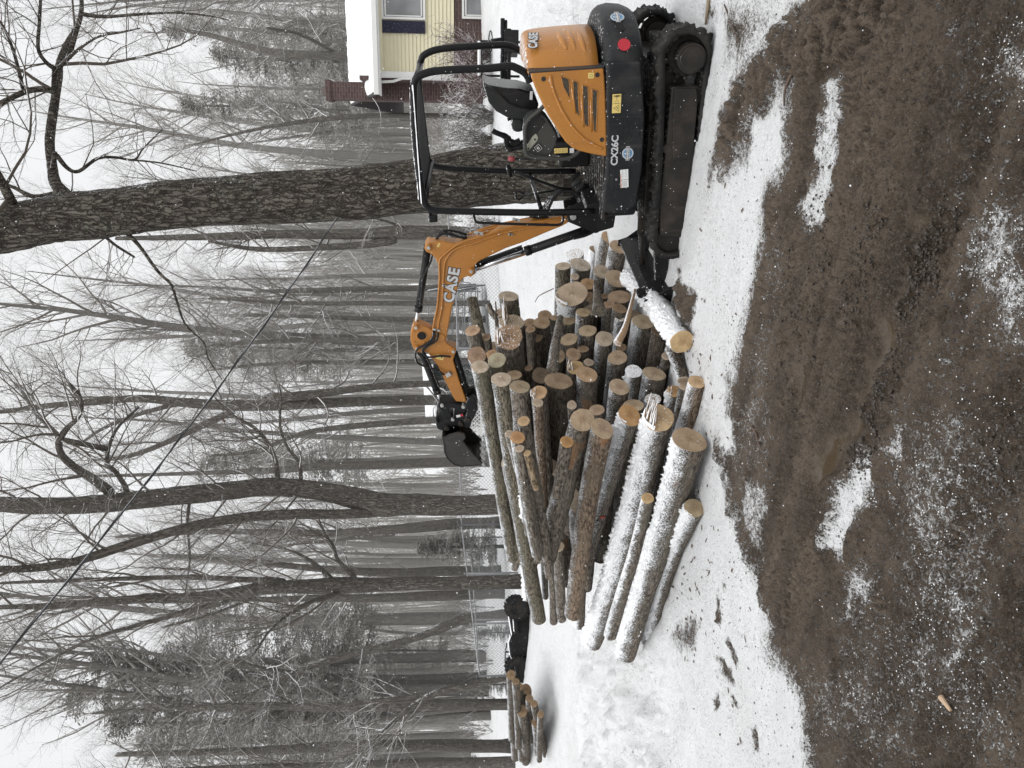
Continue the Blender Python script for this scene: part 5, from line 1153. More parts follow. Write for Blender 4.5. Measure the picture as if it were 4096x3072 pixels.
def hero(label, Y, trunk, limbs, seed, cfg=HERO, t0=.45, mat='tb_mid', group=None, name='bare_tree', cat='tree', lean=0, extra=None, leaves=False, gnarl=.06, ycrown=2.5):
    rnd = random.Random(seed); P, rs = trace_path(Y, trunk, lean)
    b = P[0].copy(); g = ground_z(b.x, b.y); 
    if b.z > g-.1: P = [Vector((b.x+(b.x-P[5].x)*.1, b.y, g-.15))]+P; rs = [rs[0]*1.25]+rs
    root = empty(name, (P[0].x, P[0].y, g), label, cat, group)
    inv = Matrix.Translation((-P[0].x, -P[0].y, -g))
    loc = lambda ps: [inv @ p for p in ps]
    tm = MB(); cm = MB(); P = loc(P)
    def rough_tube(mb, ps, rr, n):
        b0 = len(mb.v); mb.tube(ps, rr, n, cap=True)
        for i in range(b0, len(mb.v)):
            v = Vector(mb.v[i]); k = (i-b0)//n
            if k < len(ps):
                c = ps[k]; q = v-c; mb.v[i] = tuple(c+q*(1+gnarl*2*noise.noise((v.x*3,v.y*3,v.z*1.2))+gnarl*noise.noise(v*11)))
    rough_tube(tm, P, rs, 22)
    spawn([tm, cm], P, rs, 1, 0, rnd, cfg, t0)
    roots = list(P)
    for li in limbs:
        yd = rnd.uniform(-ycrown, ycrown); lp, lr = trace_path(Y+lean*.6, li, yd); lp = loc(lp); nb_ = min(roots, key=lambda q: (q-lp[0]).length)
        if .01 < (nb_-lp[0]).length < 1.4: lp = [nb_]+lp; lr = [lr[0]*1.1]+lr
        roots += lp[1:]; rough_tube(tm, lp, lr, 10)
        sub = dict(cfg); spawn([tm, cm], lp, lr, 2 if lr[0] < .05 else 1, 0, rnd, dict(cfg, n=[0, max(3, cfg['n'][1]//2)]+cfg['n'][2:]), .15)
    tm.build('trunk', M[mat], root); c_ = cm.build('crown', M['twig'], root)
    if leaves:
        lm = MB()
        for k in range(26):
            v = Vector(rnd.choice(cm.v)); 
            if v.z > 7: continue
            a = Vector((rnd.uniform(-1,1),rnd.uniform(-1,1),rnd.uniform(-1,1)))*.045; b2 = perp(a.normalized(), rnd)*.03
            lm.add([v, v+a+b2, v+a*2, v+a-b2], [(0,1,2,3)])
        lm.build('dry_leaves', M['redleaf'], root)
    return root
W = lambda fn, L: [(fn(a, b), w_) for a, b, w_ in L]
# 1 the big tree behind the excavator
BIG = dict(HERO, n=[0,5,9,7,4], len=[0,3.2,1.6,.75,.35])
hero('massive tree with furrowed lichen bark and snow clumps, rising behind the excavator', 11.0,
     W(ZF, [(2500,700,300),(2300,740,270),(2212,745,262),(1900,790,245),(1600,830,235),(1300,850,222),(1000,866,215),(700,888,205),(500,915,205),(300,935,205),(150,965,200),(0,990,195),(-250,1020,170),(-600,1060,130),(-1000,1080,80)]),
     [W(ZF,[(290,850,60),(240,790,48),(225,720,42),(215,600,40),(235,450,38),(252,340,34),(258,270,30),(290,190,24),(335,110,20),(352,40,18),(350,-30,16)]),
      W(ZF,[(245,300,22),(200,270,18),(165,210,16),(170,100,14),(175,0,12)]), W(ZF,[(262,285,18),(330,220,14),(420,160,11),(520,140,9),(605,122,5)]),
      W(ZF,[(350,60,18),(450,72,15),(600,62,12),(750,55,9),(900,68,6),(1000,90,4)]), W(ZF,[(235,395,26),(170,385,26),(100,400,24),(0,447,22)]),
      W(ZF,[(100,390,18),(75,280,15),(40,170,13),(0,90,10)]), W(ZF,[(238,660,20),(290,725,17),(340,740,15),(420,685,13),(500,680,11),(580,690,9),(620,640,7),(700,560,5)]),
      W(ZF,[(560,690,9),(700,705,7),(850,740,4)]),
      W(ZF,[(540,1000,22),(600,1060,16),(680,1170,14),(740,1230,12),(760,1290,11),(800,1400,9),(880,1480,8),(900,1550,6),(960,1640,4)]),
      W(ZF,[(440,1010,16),(500,1060,12),(580,1110,9)]), W(ZF,[(60,900,50),(30,830,40),(-40,700,30),(-120,560,20)]),
      W(ZF,[(270,830,26),(150,850,20),(60,810,16),(-20,780,12)])], 5, BIG, .86, 'tb_big', name='big_tree', gnarl=.055, ycrown=1.5)
# 2 forked tree left of the bucket
hero('dark tree forking low above the log pile, snow speckled, left of the bucket', 15.5,
     W(ZG, [(2260,515,100),(2160,518,92),(2000,525,86),(1800,520,90),(1650,520,108),(1560,500,100),(1450,475,84),(1300,450,80),(1150,445,80),(1000,460,82),(800,480,80),(600,500,78),(400,520,78),(200,525,74),(0,520,62),(-300,480,50)]),
     [W(ZG,[(1640,545,60),(1500,562,46),(1300,562,44),(1100,572,44),(900,600,44),(700,650,42),(500,712,40),(400,745,40),(300,772,38),(150,795,34),(0,800,30),(-200,800,22)]),
      W(ZG,[(470,460,44),(400,410,40),(330,365,34),(270,310,30),(255,250,28),(290,190,24),(340,140,18),(350,60,14),(300,0,12)]),
      W(ZG,[(1200,420,24),(1190,330,20),(1160,260,18),(1100,190,15),(1000,130,12),(930,60,8)]), W(ZG,[(1300,410,20),(1290,340,16),(1240,270,14),(1210,180,12),(1215,60,9),(1205,0,6)]),
      W(ZG,[(540,440,24),(500,380,20),(460,330,18),(500,200,14),(600,100,10)]), W(ZG,[(820,500,16),(810,600,12),(820,760,9),(800,900,5)]),
      W(ZG,[(270,240,22),(160,130,18),(100,40,14),(60,0,10)])], 11, dict(HERO, n=[0,20,9,7,3], len=[0,2.4,1.3,.65,.35]), .45, leaves=True)
# 3 straight tree further left
hero('straight tree with a snowy burl and fan of steep branches above the quad bike', 16.5,
     W(ZG, [(2300,855,72),(2200,855,64),(2000,860,58),(1800,862,58),(1600,868,64),(1430,872,74),(1300,875,60),(1150,880,62),(1000,905,52),(800,925,42),(600,930,36),(400,945,32),(200,960,26),(0,965,20),(-250,990,14)]),
     [W(ZG,[(1530,830,22),(1460,760,16),(1440,700,13),(1400,640,10),(1370,560,6)]), W(ZG,[(1430,840,26),(1350,770,18),(1250,720,14),(1100,680,9)]), W(ZG,[(1220,850,34),(1050,845,26),(800,835,22),(400,845,18),(0,860,12)]),
      W(ZG,[(1480,895,26),(1380,930,20),(1300,960,16),(1180,1050,12),(1100,1160,8)]), W(ZG,[(1000,935,26),(800,985,24),(600,1040,20),(400,1100,17),(200,1200,14),(0,1310,10)]), W(ZG,[(1100,920,18),(900,1000,12),(700,1050,8)])], 17, dict(HERO, n=[0,16,8,6,3], trop=[0,.12,.05,.02,0], ang=[(0,0),(20,50),(25,55),(25,60),(20,60)]), .35)
# 4..: more traced trees between fence and wood
rest = [
 ('leaning tree slanting to the left beyond the fence corner', 22, ZG, [(2140,1000,46),(2000,1020,40),(1850,1075,38),(1700,1125,34),(1500,1175,30),(1300,1235,26),(1100,1330,22),(900,1400,16),(700,1440,10)], [[(1250,1240,14),(1150,1230,12),(1000,1190,8)]]),
 ('tall tree with two close stems directly above the bucket', 19, ZG, [(1960,70,46),(1800,70,44),(1500,78,42),(1200,90,52),(1000,92,46),(800,80,40),(600,62,34),(400,78,28),(200,95,24),(0,120,18),(-200,120,12)], [[(1150,60,50),(1300,50,40),(1500,25,34),(1700,5,30),(1950,-5,30)],[(1000,120,34),(850,190,30),(700,260,24),(560,310,18),(400,330,12)],[(830,70,24),(600,130,18),(430,200,14),(300,300,9)]]),
 ('mid grey trunk with pale bark just left of the bucket tip', 26, ZG, [(1990,335,44),(1850,340,40),(1600,350,38),(1400,355,34),(1200,372,28),(1000,380,22),(700,390,16),(300,400,10)], []),
 ('broad dim trunk right behind the dark forked tree', 24, ZG, [(2120,600,50),(1950,605,48),(1800,620,44),(1600,635,36),(1400,645,30),(1200,640,26),(900,640,20),(500,660,12)], [[(1700,650,18),(1500,670,14),(1200,700,9)]]),
 ('dim trunk with low snowy boughs left of the forked tree', 25, ZG, [(2130,810,46),(1950,808,42),(1700,815,38),(1400,800,30),(1100,770,22),(700,740,14)], []),
 ('twin of the straight tree, a paler trunk standing close behind it', 24, ZG, [(2140,905,46),(1900,915,42),(1600,925,36),(1350,925,30),(1100,930,22),(800,900,14)], []),
 ('bowed slim tree bending left above the far log pile', 19, ZG, [(2220,1260,26),(2050,1300,30),(1900,1330,28),(1800,1380,26),(1700,1460,22),(1600,1560,18),(1530,1640,14)], [[(1850,1350,22),(1700,1360,18),(1500,1380,12)]]),
 ('thick upright trunk above the near end of the far log pile', 21, ZG, [(2240,1385,50),(2000,1385,48),(1700,1392,44),(1400,1395,38),(1100,1390,30),(800,1400,22),(400,1420,14)], [[(1250,1380,20),(1100,1300,14),(1000,1200,9)]]),
 ('thick grey trunk second from the left picture edge', 22, ZG, [(2170,1565,56),(1900,1562,52),(1500,1565,46),(1200,1580,38),(900,1590,28),(500,1600,18)], []),
 ('leftmost grey trunk at the edge of the view', 21, ZG, [(2230,1635,50),(1900,1640,46),(1500,1650,38),(1000,1660,28),(500,1680,16)], []),
 ('double stemmed tree between the big tree and the boom', 20, ZF, [(2080,1010,60),(1900,1005,60),(1700,1005,60),(1600,1010,50),(1400,1012,42),(1200,1012,38),(1000,1020,34),(800,1025,26),(500,1030,16)], [[(1700,1040,38),(1550,1060,32),(1400,1068,28),(1200,1078,24),(1050,1070,18),(900,1040,12)],[(1750,985,12),(1650,950,10),(1550,930,7)]]),
 ('slender tree arching above the excavator boom', 24, ZF, [(1900,1310,22),(1600,1310,20),(1300,1310,18),(1100,1300,14),(900,1290,9)], [[(1300,1300,9),(1100,1240,7),(1000,1190,5)]]),
 ('thin straight pole tree above the boom elbow', 28, ZF, [(1950,1240,24),(1700,1245,22),(1400,1250,18),(1100,1260,12)], []),
 ('slim tree left of the boom elbow', 26, ZF, [(1950,1380,24),(1700,1380,22),(1400,1370,18),(1050,1360,10)], []),
 ('slim tree above the stick cylinder', 25, ZF, [(1950,1460,30),(1700,1465,26),(1300,1470,20),(900,1490,10)], []),
 ('slim tree just above the shed roof', 27, ZF, [(1950,1560,26),(1600,1565,22),(1200,1570,16),(900,1600,9)], []),
 ('bushy dark stemmed tree over the gap beside the house chimney', 26, ZF, [(1900,500,20),(1600,500,22),(1350,520,20),(1100,560,14),(850,620,8)], [[(1500,500,12),(1300,450,10),(1100,430,7)]]),
 ('grey tree rising directly behind the house roof', 30, ZF, [(1900,250,40),(1400,240,38),(1150,220,30),(900,150,20),(700,120,12)], [[(1450,230,18),(1300,150,14),(1150,120,10)]]),
 ('leaning thin trunk with a bend over the bucket', 23, ZG, [(1990,150,34),(1800,160,30),(1500,185,26),(1300,215,22),(1100,290,16),(900,310,10)], [])]
for i, (lab, Y, fn, tr, li) in enumerate(rest):
    hero(lab, Y, W(fn, tr), [W(fn, q) for q in li], 100+i, dict(HERO, n=[0,14,8,6,3], len=[0,2.3,1.3,.65,.38], rad=[0,.030,.014,.0090,.0070]), .42, 'tb_mid')
# prototypes for the wood behind; copies share their meshes
def proto(seed, H, r, lean, t0, n1):
    rnd = random.Random(seed); tm, cm = MB(), MB(); k = 12; p = Vector((0,0,-.3)); d = Vector((lean,0,1)).normalized(); P = [p]; rs = [r*1.25]
    for i in range(k):
        d = (d+Vector((rnd.uniform(-.05,.05), rnd.uniform(-.05,.05), .02))).normalized(); P.append(P[-1]+d*H/k); rs.append(r*(1-((i+1)/k)**1.3*.9))
    tm.tube(P, rs, 9, cap=False)
    cfg = dict(HERO, n=[0,n1+6,9,7,3], len=[0,H*.20,H*.085,H*.04,.4], rad=[0,r*.30,.022,.013,.010], seg=[1,6,4,3,2], trop=[0,.10,.04,.02,0], wob=[0,.16,.22,.28,.3], ang=[(0,0),(25,60),(30,60),(25,60),(20,60)])
    spawn([tm, cm], P, rs, 1, 0, rnd, cfg, t0)
    a = tm.build('trunk', M['tb_far']); b = cm.build('crown', M['twig']); return a.data, b.data, a, b
PR = [proto(300+i, *q) for i, q in enumerate([(17,.17,.0,.35,17),(14,.12,.06,.3,15),(19,.20,-.04,.45,18),(12,.09,.1,.25,14),(16,.14,-.08,.4,15),(10,.07,0,.2,14)])]
for q in PR: bpy.data.objects.remove(q[2]); bpy.data.objects.remove(q[3])
rnd = random.Random(5)
FARL = 'bare grey tree in the hazy snowy wood behind the chain link fence'
def put_tree(X, Y, k, sc, rz, label=FARL, group='bare trees of the wood'):
    root = empty('bare_tree', (X, Y, hlow(X, Y)), label, 'tree', group, rz); root.scale = (sc, sc, sc)
    for nme, me in (('trunk', PR[k][0]), ('crown', PR[k][1])):
        o = bpy.data.objects.new(nme, me); col.objects.link(o); o.parent = root
cnt = 0
for i in range(185):
    Y = 26+55*rnd.random()**.9; kx = rnd.uniform(-.60, .60)
    X = kx*Y
    if Y < 34 and 6 < X < 20: continue
    if -.19 < kx < .0 and rnd.random() < .3: continue
    put_tree(X, Y, rnd.randrange(6), rnd.uniform(.85, 1.4)*(1.1 if kx > .1 else 1.05), rnd.uniform(0, 6.28))
# conifers
def conifer(seed, H, R0, bare):
    rnd = random.Random(seed); tm, cm = MB(), MB(); tm.tube([(0,0,-.3),(0,0,H*.5),(0,0,H)], [H*.014,H*.010,.02], 8, cap=False)
    z = H*bare
    while z < H*.985:
        t = (z-H*bare)/(H*(1-bare)); Rr = R0*(1-t)**.75*rnd.uniform(.55,1.2)+.3; nb = rnd.randint(4,6)
        for k in range(nb):
            a = rnd.uniform(0, 6.28); d = Vector((math.cos(a), math.sin(a), .12)); L = Rr*rnd.uniform(.6,1.15); p = Vector((0,0,z)); seg = max(4, int(L/.32)); tip = [p]
            for s_ in range(seg):
                d = (d+Vector((rnd.uniform(-.1,.1), rnd.uniform(-.1,.1), -.05))).normalized(); p = p+d*L/seg; tip.append(p)
                m = int(17+7*(1-s_/seg)) if s_ > 0 else 3
                for _ in range(m):
                    c = p+Vector((rnd.gauss(0,.24), rnd.gauss(0,.24), rnd.gauss(-.05,.13))); w_ = rnd.uniform(.06,.15); u = Vector((rnd.uniform(-1,1), rnd.uniform(-1,1), rnd.uniform(-.5,.35))).normalized(); v = perp(u, rnd)
                    cm.add([c-u*w_, c+v*w_*.35, c+u*w_, c-v*w_*.30], [(0,1,2,3)])
            tm.tube(tip, [.03,]+[.02]*(len(tip)-1), 3, cap=False)
        z += H*.022*rnd.uniform(.7,1.4)
    a = tm.build('trunk', M['tb_far']); b = cm.build('crown', M['conifer']); r_ = (a.data, b.data); bpy.data.objects.remove(a); bpy.data.objects.remove(b); return r_
CP = [conifer(1, 20, 3.4, .30), conifer(2, 16, 2.8, .38), conifer(3, 13, 2.6, .12)]
for s, Y, k, sc, lab in [((700,420),44,0,.98,'tall dark conifer behind the house chimney'),((240,2800),36,0,1.12,'big dark pine with heavy tufted crown at far left'),((720,2480),42,1,1.05,'dark conifer crown behind the straight tree'),
        ((760,1850),50,1,1.15,'hazy conifer behind the twin stemmed tree'),((700,1400),48,1,1.15,'hazy conifer above the excavator boom'),((640,110),52,0,1.05,'misty conifer above the house roof'),((820,230),47,1,1.05,'second misty conifer above the house roof, nearer the chimney'),
        ((520,2980),40,1,1.2,'dark conifer at the leftmost edge of the wood'),((330,2660),31,0,1,'shorter dark pine just right of the big tufted pine'),((420,2900),29,0,1,'nearest dark pine under the big tufted crown'),((900,-150),45,1,1.1,'misty conifer at the right edge above the house'),((1200,2650),50,2,.9,'low hazy conifer under the big pine')]:
    p = at(s, Y); H0 = [20,16,13][k]; gz = hlow(p.x, p.y); sc2 = (p.z-gz)/H0
    root = empty('conifer', (p.x, p.y, gz), lab, 'tree', None, Y); root.scale = (sc2*.95, sc2*.95, sc2)
    for nme, me in (('trunk', CP[k][0]), ('crown', CP[k][1])): o = bpy.data.objects.new(nme, me); col.objects.link(o); o.parent = root
for (s, Y, sc, lab) in [((1660,2190),23,.26,'small snow laden evergreen behind the fence left of the forked tree'),((1790,1790),22,.17,'dark low evergreen shrub under the bucket'),((1880,2740),21,.10,'little snowy evergreen beyond the fence corner'),((1985,2530),20,.05,'tiny evergreen by the fence post near the quad bike')]:
    p = at(s, Y); gz = hlow(p.x, p.y); sc2 = max(.08, (p.z-gz)/13)
    root = empty('evergreen_shrub', (p.x, p.y, gz), lab, 'shrub', None, 1); root.scale = (sc2*1.5, sc2*1.5, sc2)
    for nme, me in (('trunk', CP[2][0]), ('crown', CP[2][1])): o = bpy.data.objects.new(nme, me); col.objects.link(o); o.parent = root
# far wood and undergrowth that read as one mass
rnd = random.Random(12); mb = MB()
for i in range(2300):
    Y = rnd.uniform(58, 120); kx = rnd.uniform(-.62, .62); X = kx*Y; z0 = hlow(X, Y); dens = 1 if kx > .02 else .55
    if rnd.random() > dens: continue
    Hh = rnd.uniform(8, 17)*(1.0 if kx > 0 else .8); p = Vector((X, Y, z0)); q = p+Vector((rnd.uniform(-.8,.8), 0, Hh)); r_ = rnd.uniform(.05,.16)
    mb.tube([p, p.lerp(q,.5)+Vector((rnd.uniform(-.2,.2),0,0)), q], [r_, r_*.7, .02], 3, cap=False, smooth=False)
    for k in range(9):
        t = rnd.uniform(.3, 1); b = p.lerp(q, t); e_ = b+Vector((rnd.uniform(-1.6,1.6), rnd.uniform(-1,1), rnd.uniform(.4,2.4))); mb.tube([b, b.lerp(e_,.5)+Vector((rnd.uniform(-.2,.2),0,rnd.uniform(-.1,.2))), e_], [.04,.03,.012], 3, cap=False, smooth=False)
        for m_ in range(2):
            b3 = b.lerp(e_, rnd.uniform(.3,.9)); mb.tube([b3, b3+Vector((rnd.uniform(-.8,.8), rnd.uniform(-.4,.4), rnd.uniform(0,1)))], [.018,.008], 3, cap=False, smooth=False)
tag(mb.build('distant_wood', M['twig']), 'mass of hazy bare trees on the far hillside', 'woodland', kind='stuff')
mb = MB()
for i in range(2400):
    Y = 27+38*rnd.random()**.7; X = rnd.uniform(-.6, .6)*Y
    if 6 < X < 18 and Y < 30: continue
    z0 = hlow(X, Y); p = Vector((X, Y, z0)); h = rnd.uniform(.5, 2.6)
    for k in range(4):
        e_ = p+Vector((rnd.uniform(-.6,.6), rnd.uniform(-.4,.4), h*rnd.uniform(.5,1))); m_ = p.lerp(e_,.5)+Vector((rnd.uniform(-.15,.15),0,.1)); mb.tube([p, m_, e_], [.012,.009,.004], 3, cap=False, smooth=False)
        for j in range(3):
            b = p.lerp(e_, rnd.uniform(.4,1)); mb.tube([b, b+Vector((rnd.uniform(-.35,.35), rnd.uniform(-.2,.2), rnd.uniform(0,.4)))], [.006,.003], 3, cap=False, smooth=False)
tag(mb.build('undergrowth', M['twig']), 'tangle of snowy twigs and saplings under the trees behind the fence', 'undergrowth', kind='stuff')
def bush(c, rad, h, n, label, seed, mat='twig', name='bare_shrub'):
    rnd = random.Random(seed); mb = MB()
    for i in range(n):
        a = rnd.uniform(0, 6.28); b = Vector((rnd.uniform(-.2,.2)*rad, rnd.uniform(-.2,.2)*rad, 0)); L = rnd.uniform(.6,1)*h
        d = Vector((math.cos(a)*rad*rnd.uniform(.2,1), math.sin(a)*rad*rnd.uniform(.2,1), L)); P = [b]; 
        for k in range(5): P.append(b+d*((k+1)/5)+Vector((rnd.uniform(-.06,.06), rnd.uniform(-.06,.06), rnd.uniform(-.05,.05))))
        mb.tube(P, [.008,.007,.006,.005,.004,.002], 3, cap=False, smooth=False)
        for k in range(11):
            q = P[rnd.randint(1,5)]; e_ = q+Vector((rnd.uniform(-.22,.22), rnd.uniform(-.22,.22), rnd.uniform(-.05,.22))); mb.tube([q, e_], [.005,.002], 3, cap=False, smooth=False)
    o = mb.build(name, M[mat]); o.location = (c.x, c.y, ground_z(c.x, c.y)-.03); return tag(o, label, 'shrub')
M['redtwig'] = (lambda s: s.done(s.mix(s.ramp(s.math('ADD', s.nz(), s.math('MULTIPLY', s.noise(s.coord('World'), 14, 3), 1.1)), .75, 1.1), (.095,.062,.055), (.60,.57,.58)), .9))(NT('reddish_twigs'))
bush(at((1950,215), 17.6), .75, 1.35, 75, 'bushy reddish bare shrub dusted with snow against the house wall', 3, 'redtwig')
bush(at((1950,350), 17.3), .7, 1.05, 60, 'second reddish shrub, lower, at the brick house corner', 4, 'redtwig')
bush(at((1950,470), 17.8), .7, 1.25, 70, 'thin grey shrub between the house and the big tree', 6)
bush(at((1950,560), 18.3), .6, 1.4, 60, 'grey snowy shrub touching the big tree trunk', 8)
bush(at((1960,900), 17.8), .4, .9, 30, 'small twiggy bush beside the gate posts', 9)
# ================================================================== HOUSE, FENCES, SMALL THINGS
s = NT('yellow_siding'); v = s.coord('Object'); sx = s.n('ShaderNodeSeparateXYZ'); s.L(v, sx.inputs[0])
M['siding'] = s.done(s.mix(s.ramp(s.noise(v, 3, 4), .3, .8, 0, .25), (.64,.59,.42), (.55,.50,.35)), .6)
s = NT('brick'); v = s.coord('Object'); mp_ = s.n('ShaderNodeMapping'); s.L(v, mp_.inputs[0]); mp_.inputs['Rotation'].default_value = (R(90),0,0)
bt = s.n('ShaderNodeTexBrick'); s.L(mp_.outputs[0], bt.inputs['Vector']); bt.inputs['Color1'].default_value = (.080,.048,.042,1); bt.inputs['Color2'].default_value = (.055,.032,.029,1); bt.inputs['Mortar'].default_value = (.13,.10,.095,1)
bt.inputs['Scale'].default_value = 1; bt.inputs['Brick Width'].default_value = .21; bt.inputs['Row Height'].default_value = .075; bt.inputs['Mortar Size'].default_value = .006; bt.inputs['Bias'].default_value = .1
M['brick'] = s.done(s.mix(s.ramp(s.noise(v, 30, 3), .62, .75, 0, .5), bt.outputs[0], (.35,.30,.30)), .85, 0, s.bump(bt.outputs['Fac'], -.3, .01))
M['trim'] = flat('white_trim', (.66,.66,.64), .5, 0, .15); M['shutter'] = mat_paint('navy_shutter', (.022,.022,.045), .5, dirt=.1, fleck=1.5)
M['glass'] = (lambda s: s.done(s.mix(s.ramp(s.noise(s.coord('Object',(1,1,1)), 1.3, 2), .35, .7), (.13,.135,.14), (.22,.225,.23)), .06, 0, None, .8))(NT('window_glass'))
M['galv'] = (lambda s: s.done(s.mix(s.ramp(s.math('ADD', s.nz(), s.noise(s.coord('World'), 20, 3)), 1.25, 1.5), (.22,.225,.23), SNOW), .5, .1))(NT('galvanised_steel'))
ga = math.atan2(-.28, .96)
HS = empty('house', (8.24, 20, 1.2), 'yellow sided house with brick base, snowy roof and brick chimney at top right', 'house', rz=ga)
def hb(name, mat, parent, c, size, bevel=0): return MB().box(c, size).build(name, mat, parent, bevel=bevel)
# local: x along facade, y into depth, z from 1.2
hb('brick_base', M['brick'], HS, (4,3.5,.55), (8,7,1.3)); wl_ = MB().box((4,3.5,2.24), (8.04,7.04,2.09)); sid = wl_.build('siding_wall', M['siding'], HS)
mb = MB()
for i in range(20): mb.prism([(.06,0),(.06,0),(.06,0)],0,0) if False else mb.add([(.06,-.022,1.25+.1*i),(8.0,-.022,1.25+.1*i),(8.0,-.040,1.175+.1*i),(.06,-.040,1.175+.1*i),(.06,-.022,1.175+.1*i),(8.0,-.022,1.175+.1*i)],[(3,2,1,0),(4,5,2,3)])
mb.build('siding_laps', M['siding'], sid)
hb('end_brick_wall', M['brick'], HS, (-.04,3.5,1.9), (.1,7,3.6)); hb('corner_trim', M['trim'], HS, (.04,-.05,2.24), (.16,.05,2.09)); hb('frieze_board', M['siding'], HS, (4,-.05,3.16), (8,.04,.22))
MB().tube([(-.16,-.10,3.2),(-.13,-.10,2.8),(-.05,-.09,2.55),(-.05,-.09,.4)], .035, 8).build('downspout', M['trim'], HS)
rf = MB(); e0, e1 = -.45, 3.5; z0, z1 = 3.26, 4.5
rf.add([(-.5,e0,z0),(8.6,e0,z0),(8.6,e1,z1),(-.5,e1,z1),(-.5,e0,z0-.10),(8.6,e0,z0-.10),(8.6,e1,z1-.1),(-.5,e1,z1-.1)], [(0,1,2,3),(7,6,5,4),(0,4,5,1),(1,5,6,2),(2,6,7,3),(3,7,4,0)])
rf.add([(-.5,7.4,z0),(8.6,7.4,z0),(8.6,e1+.003,z1),(-.5,e1+.003,z1),(-.5,7.4,z0-.10),(8.6,7.4,z0-.10),(8.6,e1+.003,z1-.1),(-.5,e1+.003,z1-.1)], [(3,2,1,0),(4,5,6,7),(1,5,4,0),(2,6,5,1),(3,7,6,2),(0,4,7,3)])
roof_ = rf.build('roof', flat('dark_shingle', (.05,.045,.045), .9), HS, fix=True)
MB().add([(-.02,.0,z0-.1),(-.02,7,z0-.1),(-.02,3.5,z1-.12)], [(0,1,2)]).build('gable', M['siding'], HS)
sp_ = [Vector((-.48,e0+.02,z0+.01)), Vector((8.6,e0+.02,z0+.01)), Vector((8.6,e1,z1+.01)), Vector((-.48,e1,z1+.01))]
snow_strip('roof_snow', sp_[0], sp_[1], sp_[2], sp_[3], 70, 30, .09, roof_, 4)
hb('gutter', M['trim'], HS, (4.05,e0-.05,z0-.06), (9.1,.10,.11)); hb('soffit', M['trim'], HS, (4.05,e0+.22,z0-.13), (9.1,.44,.03)); hb('fascia', M['trim'], HS, (4.05,e0+.005,z0-.07), (9.1,.012,.18))
ch = MB().box((-.32,.95,2.28), (.46,.62,4.66)).build('chimney', M['brick'], HS); hb('chimney_cap', M['brick'], ch, (-.32,.95,4.66), (.54,.70,.14)); hb('flue', flat('clay_flue', (.16,.13,.12), .8), ch, (-.32,.95,4.80), (.22,.22,.16))
hb('roof_edge_board', M['trim'], HS, (-.515,1.5,3.85), (.02,.02,.02))
def window(x0, x1, z0_, z1_, nm='window'):
    f = MB(); t = .055
    f.box(((x0+x1)/2,-.06,z0_+t/2),(x1-x0,.05,t)); f.box(((x0+x1)/2,-.06,z1_-t/2),(x1-x0,.05,t)); f.box((x0+t/2,-.06,(z0_+z1_)/2),(t,.05,z1_-z0_-2*t)); f.box((x1-t/2,-.06,(z0_+z1_)/2),(t,.05,z1_-z0_-2*t))
    xm = x0+(x1-x0)*.46; f.box((xm,-.055,(z0_+z1_)/2),(.06,.05,z1_-z0_-2*t))
    o = f.build(nm, M['trim'], HS); hb('pane', M['glass'], o, ((x0+x1)/2,-.045,(z0_+z1_)/2), (x1-x0-.02,.01,z1_-z0_-.02))
    g = MB(); 
    for a, b in ((x0+.085, xm-.055), (xm+.055, x1-.085)):
        for zz in (z0_+.10, z1_-.10): g.box(((a+b)/2,-.062,zz),(b-a,.02,.035))
        for xx in (a, b): g.box((xx,-.062,(z0_+z1_)/2),(.03,.02,z1_-z0_-.2))
    g.build('sash', M['trim'], o); return o
window(1.39, 3.0, 1.92, 3.06); window(1.45, 3.1, .0, .96)
for x_ in (1.05, 3.20):
    sh = hb('shutter', M['shutter'], HS, (x_+.16 if x_ < 2 else x_,-.07,2.49), (.30,.04,1.12), .004)
    mb = MB(); [mb.box((x_+.16 if x_ < 2 else x_,-.094,2.0+.05*k), (.24,.012,.03)) for k in range(20)]; mb.build('shutter_slats', M['shutter'], sh)

# chain link fence
def chain_fence(name, A, B, ztopA, ztopB, n, label, hgt=1.15, mesh=True, cat='fence'):
    A = Vector(A); B = Vector(B); d = (B-A); d.z = 0; L = d.length; u = d/L
    root = empty(name, (A.x, A.y, ztopA-hgt), label, cat); org = root.location.copy()
    def pt(t, h): 
        zt = lerp(ztopA, ztopB, t); p = A+d*t; return Vector((p.x, p.y, zt-hgt+h))-org
    for i in range(n+1):
        t = i/n; MB().tube([pt(t,-.3), pt(t,hgt+.05)], .024, 10).tube([pt(t,hgt+.045), pt(t,hgt+.09)], [.036,.012], 10).build('post', M['galv'], root)
    MB().tube([pt(i/20,hgt) for i in range(21)], .016, 8).build('top_rail', M['galv'], root)
    if mesh:
        st = .092
        for b in range(n):
            mb = MB(); a0_ = b*L/n; a1_ = (b+1)*L/n; k = int((a1_-a0_+hgt)/st)
            for sgn in (1, -1):
                for j in range(k+1):
                    o = a0_-hgt+j*st+ (0 if sgn > 0 else 0)
                    x0_, x1_ = o, o+hgt; h0, h1 = (0, hgt) if sgn > 0 else (hgt, 0)
                    c0, c1 = max(a0_, x0_), min(a1_, x1_)
                    if c1-c0 < .02: continue
                    f0, f1 = (c0-x0_)/hgt, (c1-x0_)/hgt
                    mb.tube([pt(c0/L, lerp(h0,h1,f0)), pt(c1/L, lerp(h0,h1,f1))], .0030, 3, cap=False, smooth=False)
            mb.build('mesh_panel', M['galv'], root)
    return root
def fp(s, Y): return at(s, Y)
a = fp((1822,1050), 19); b = fp((1846,2100), 18.6); c = fp((1918,2705), 17.5)
chain_fence('chain_link_fence', a, b, a.z, b.z, 3, 'galvanised chain link fence behind the boom and log pile', 1.2)
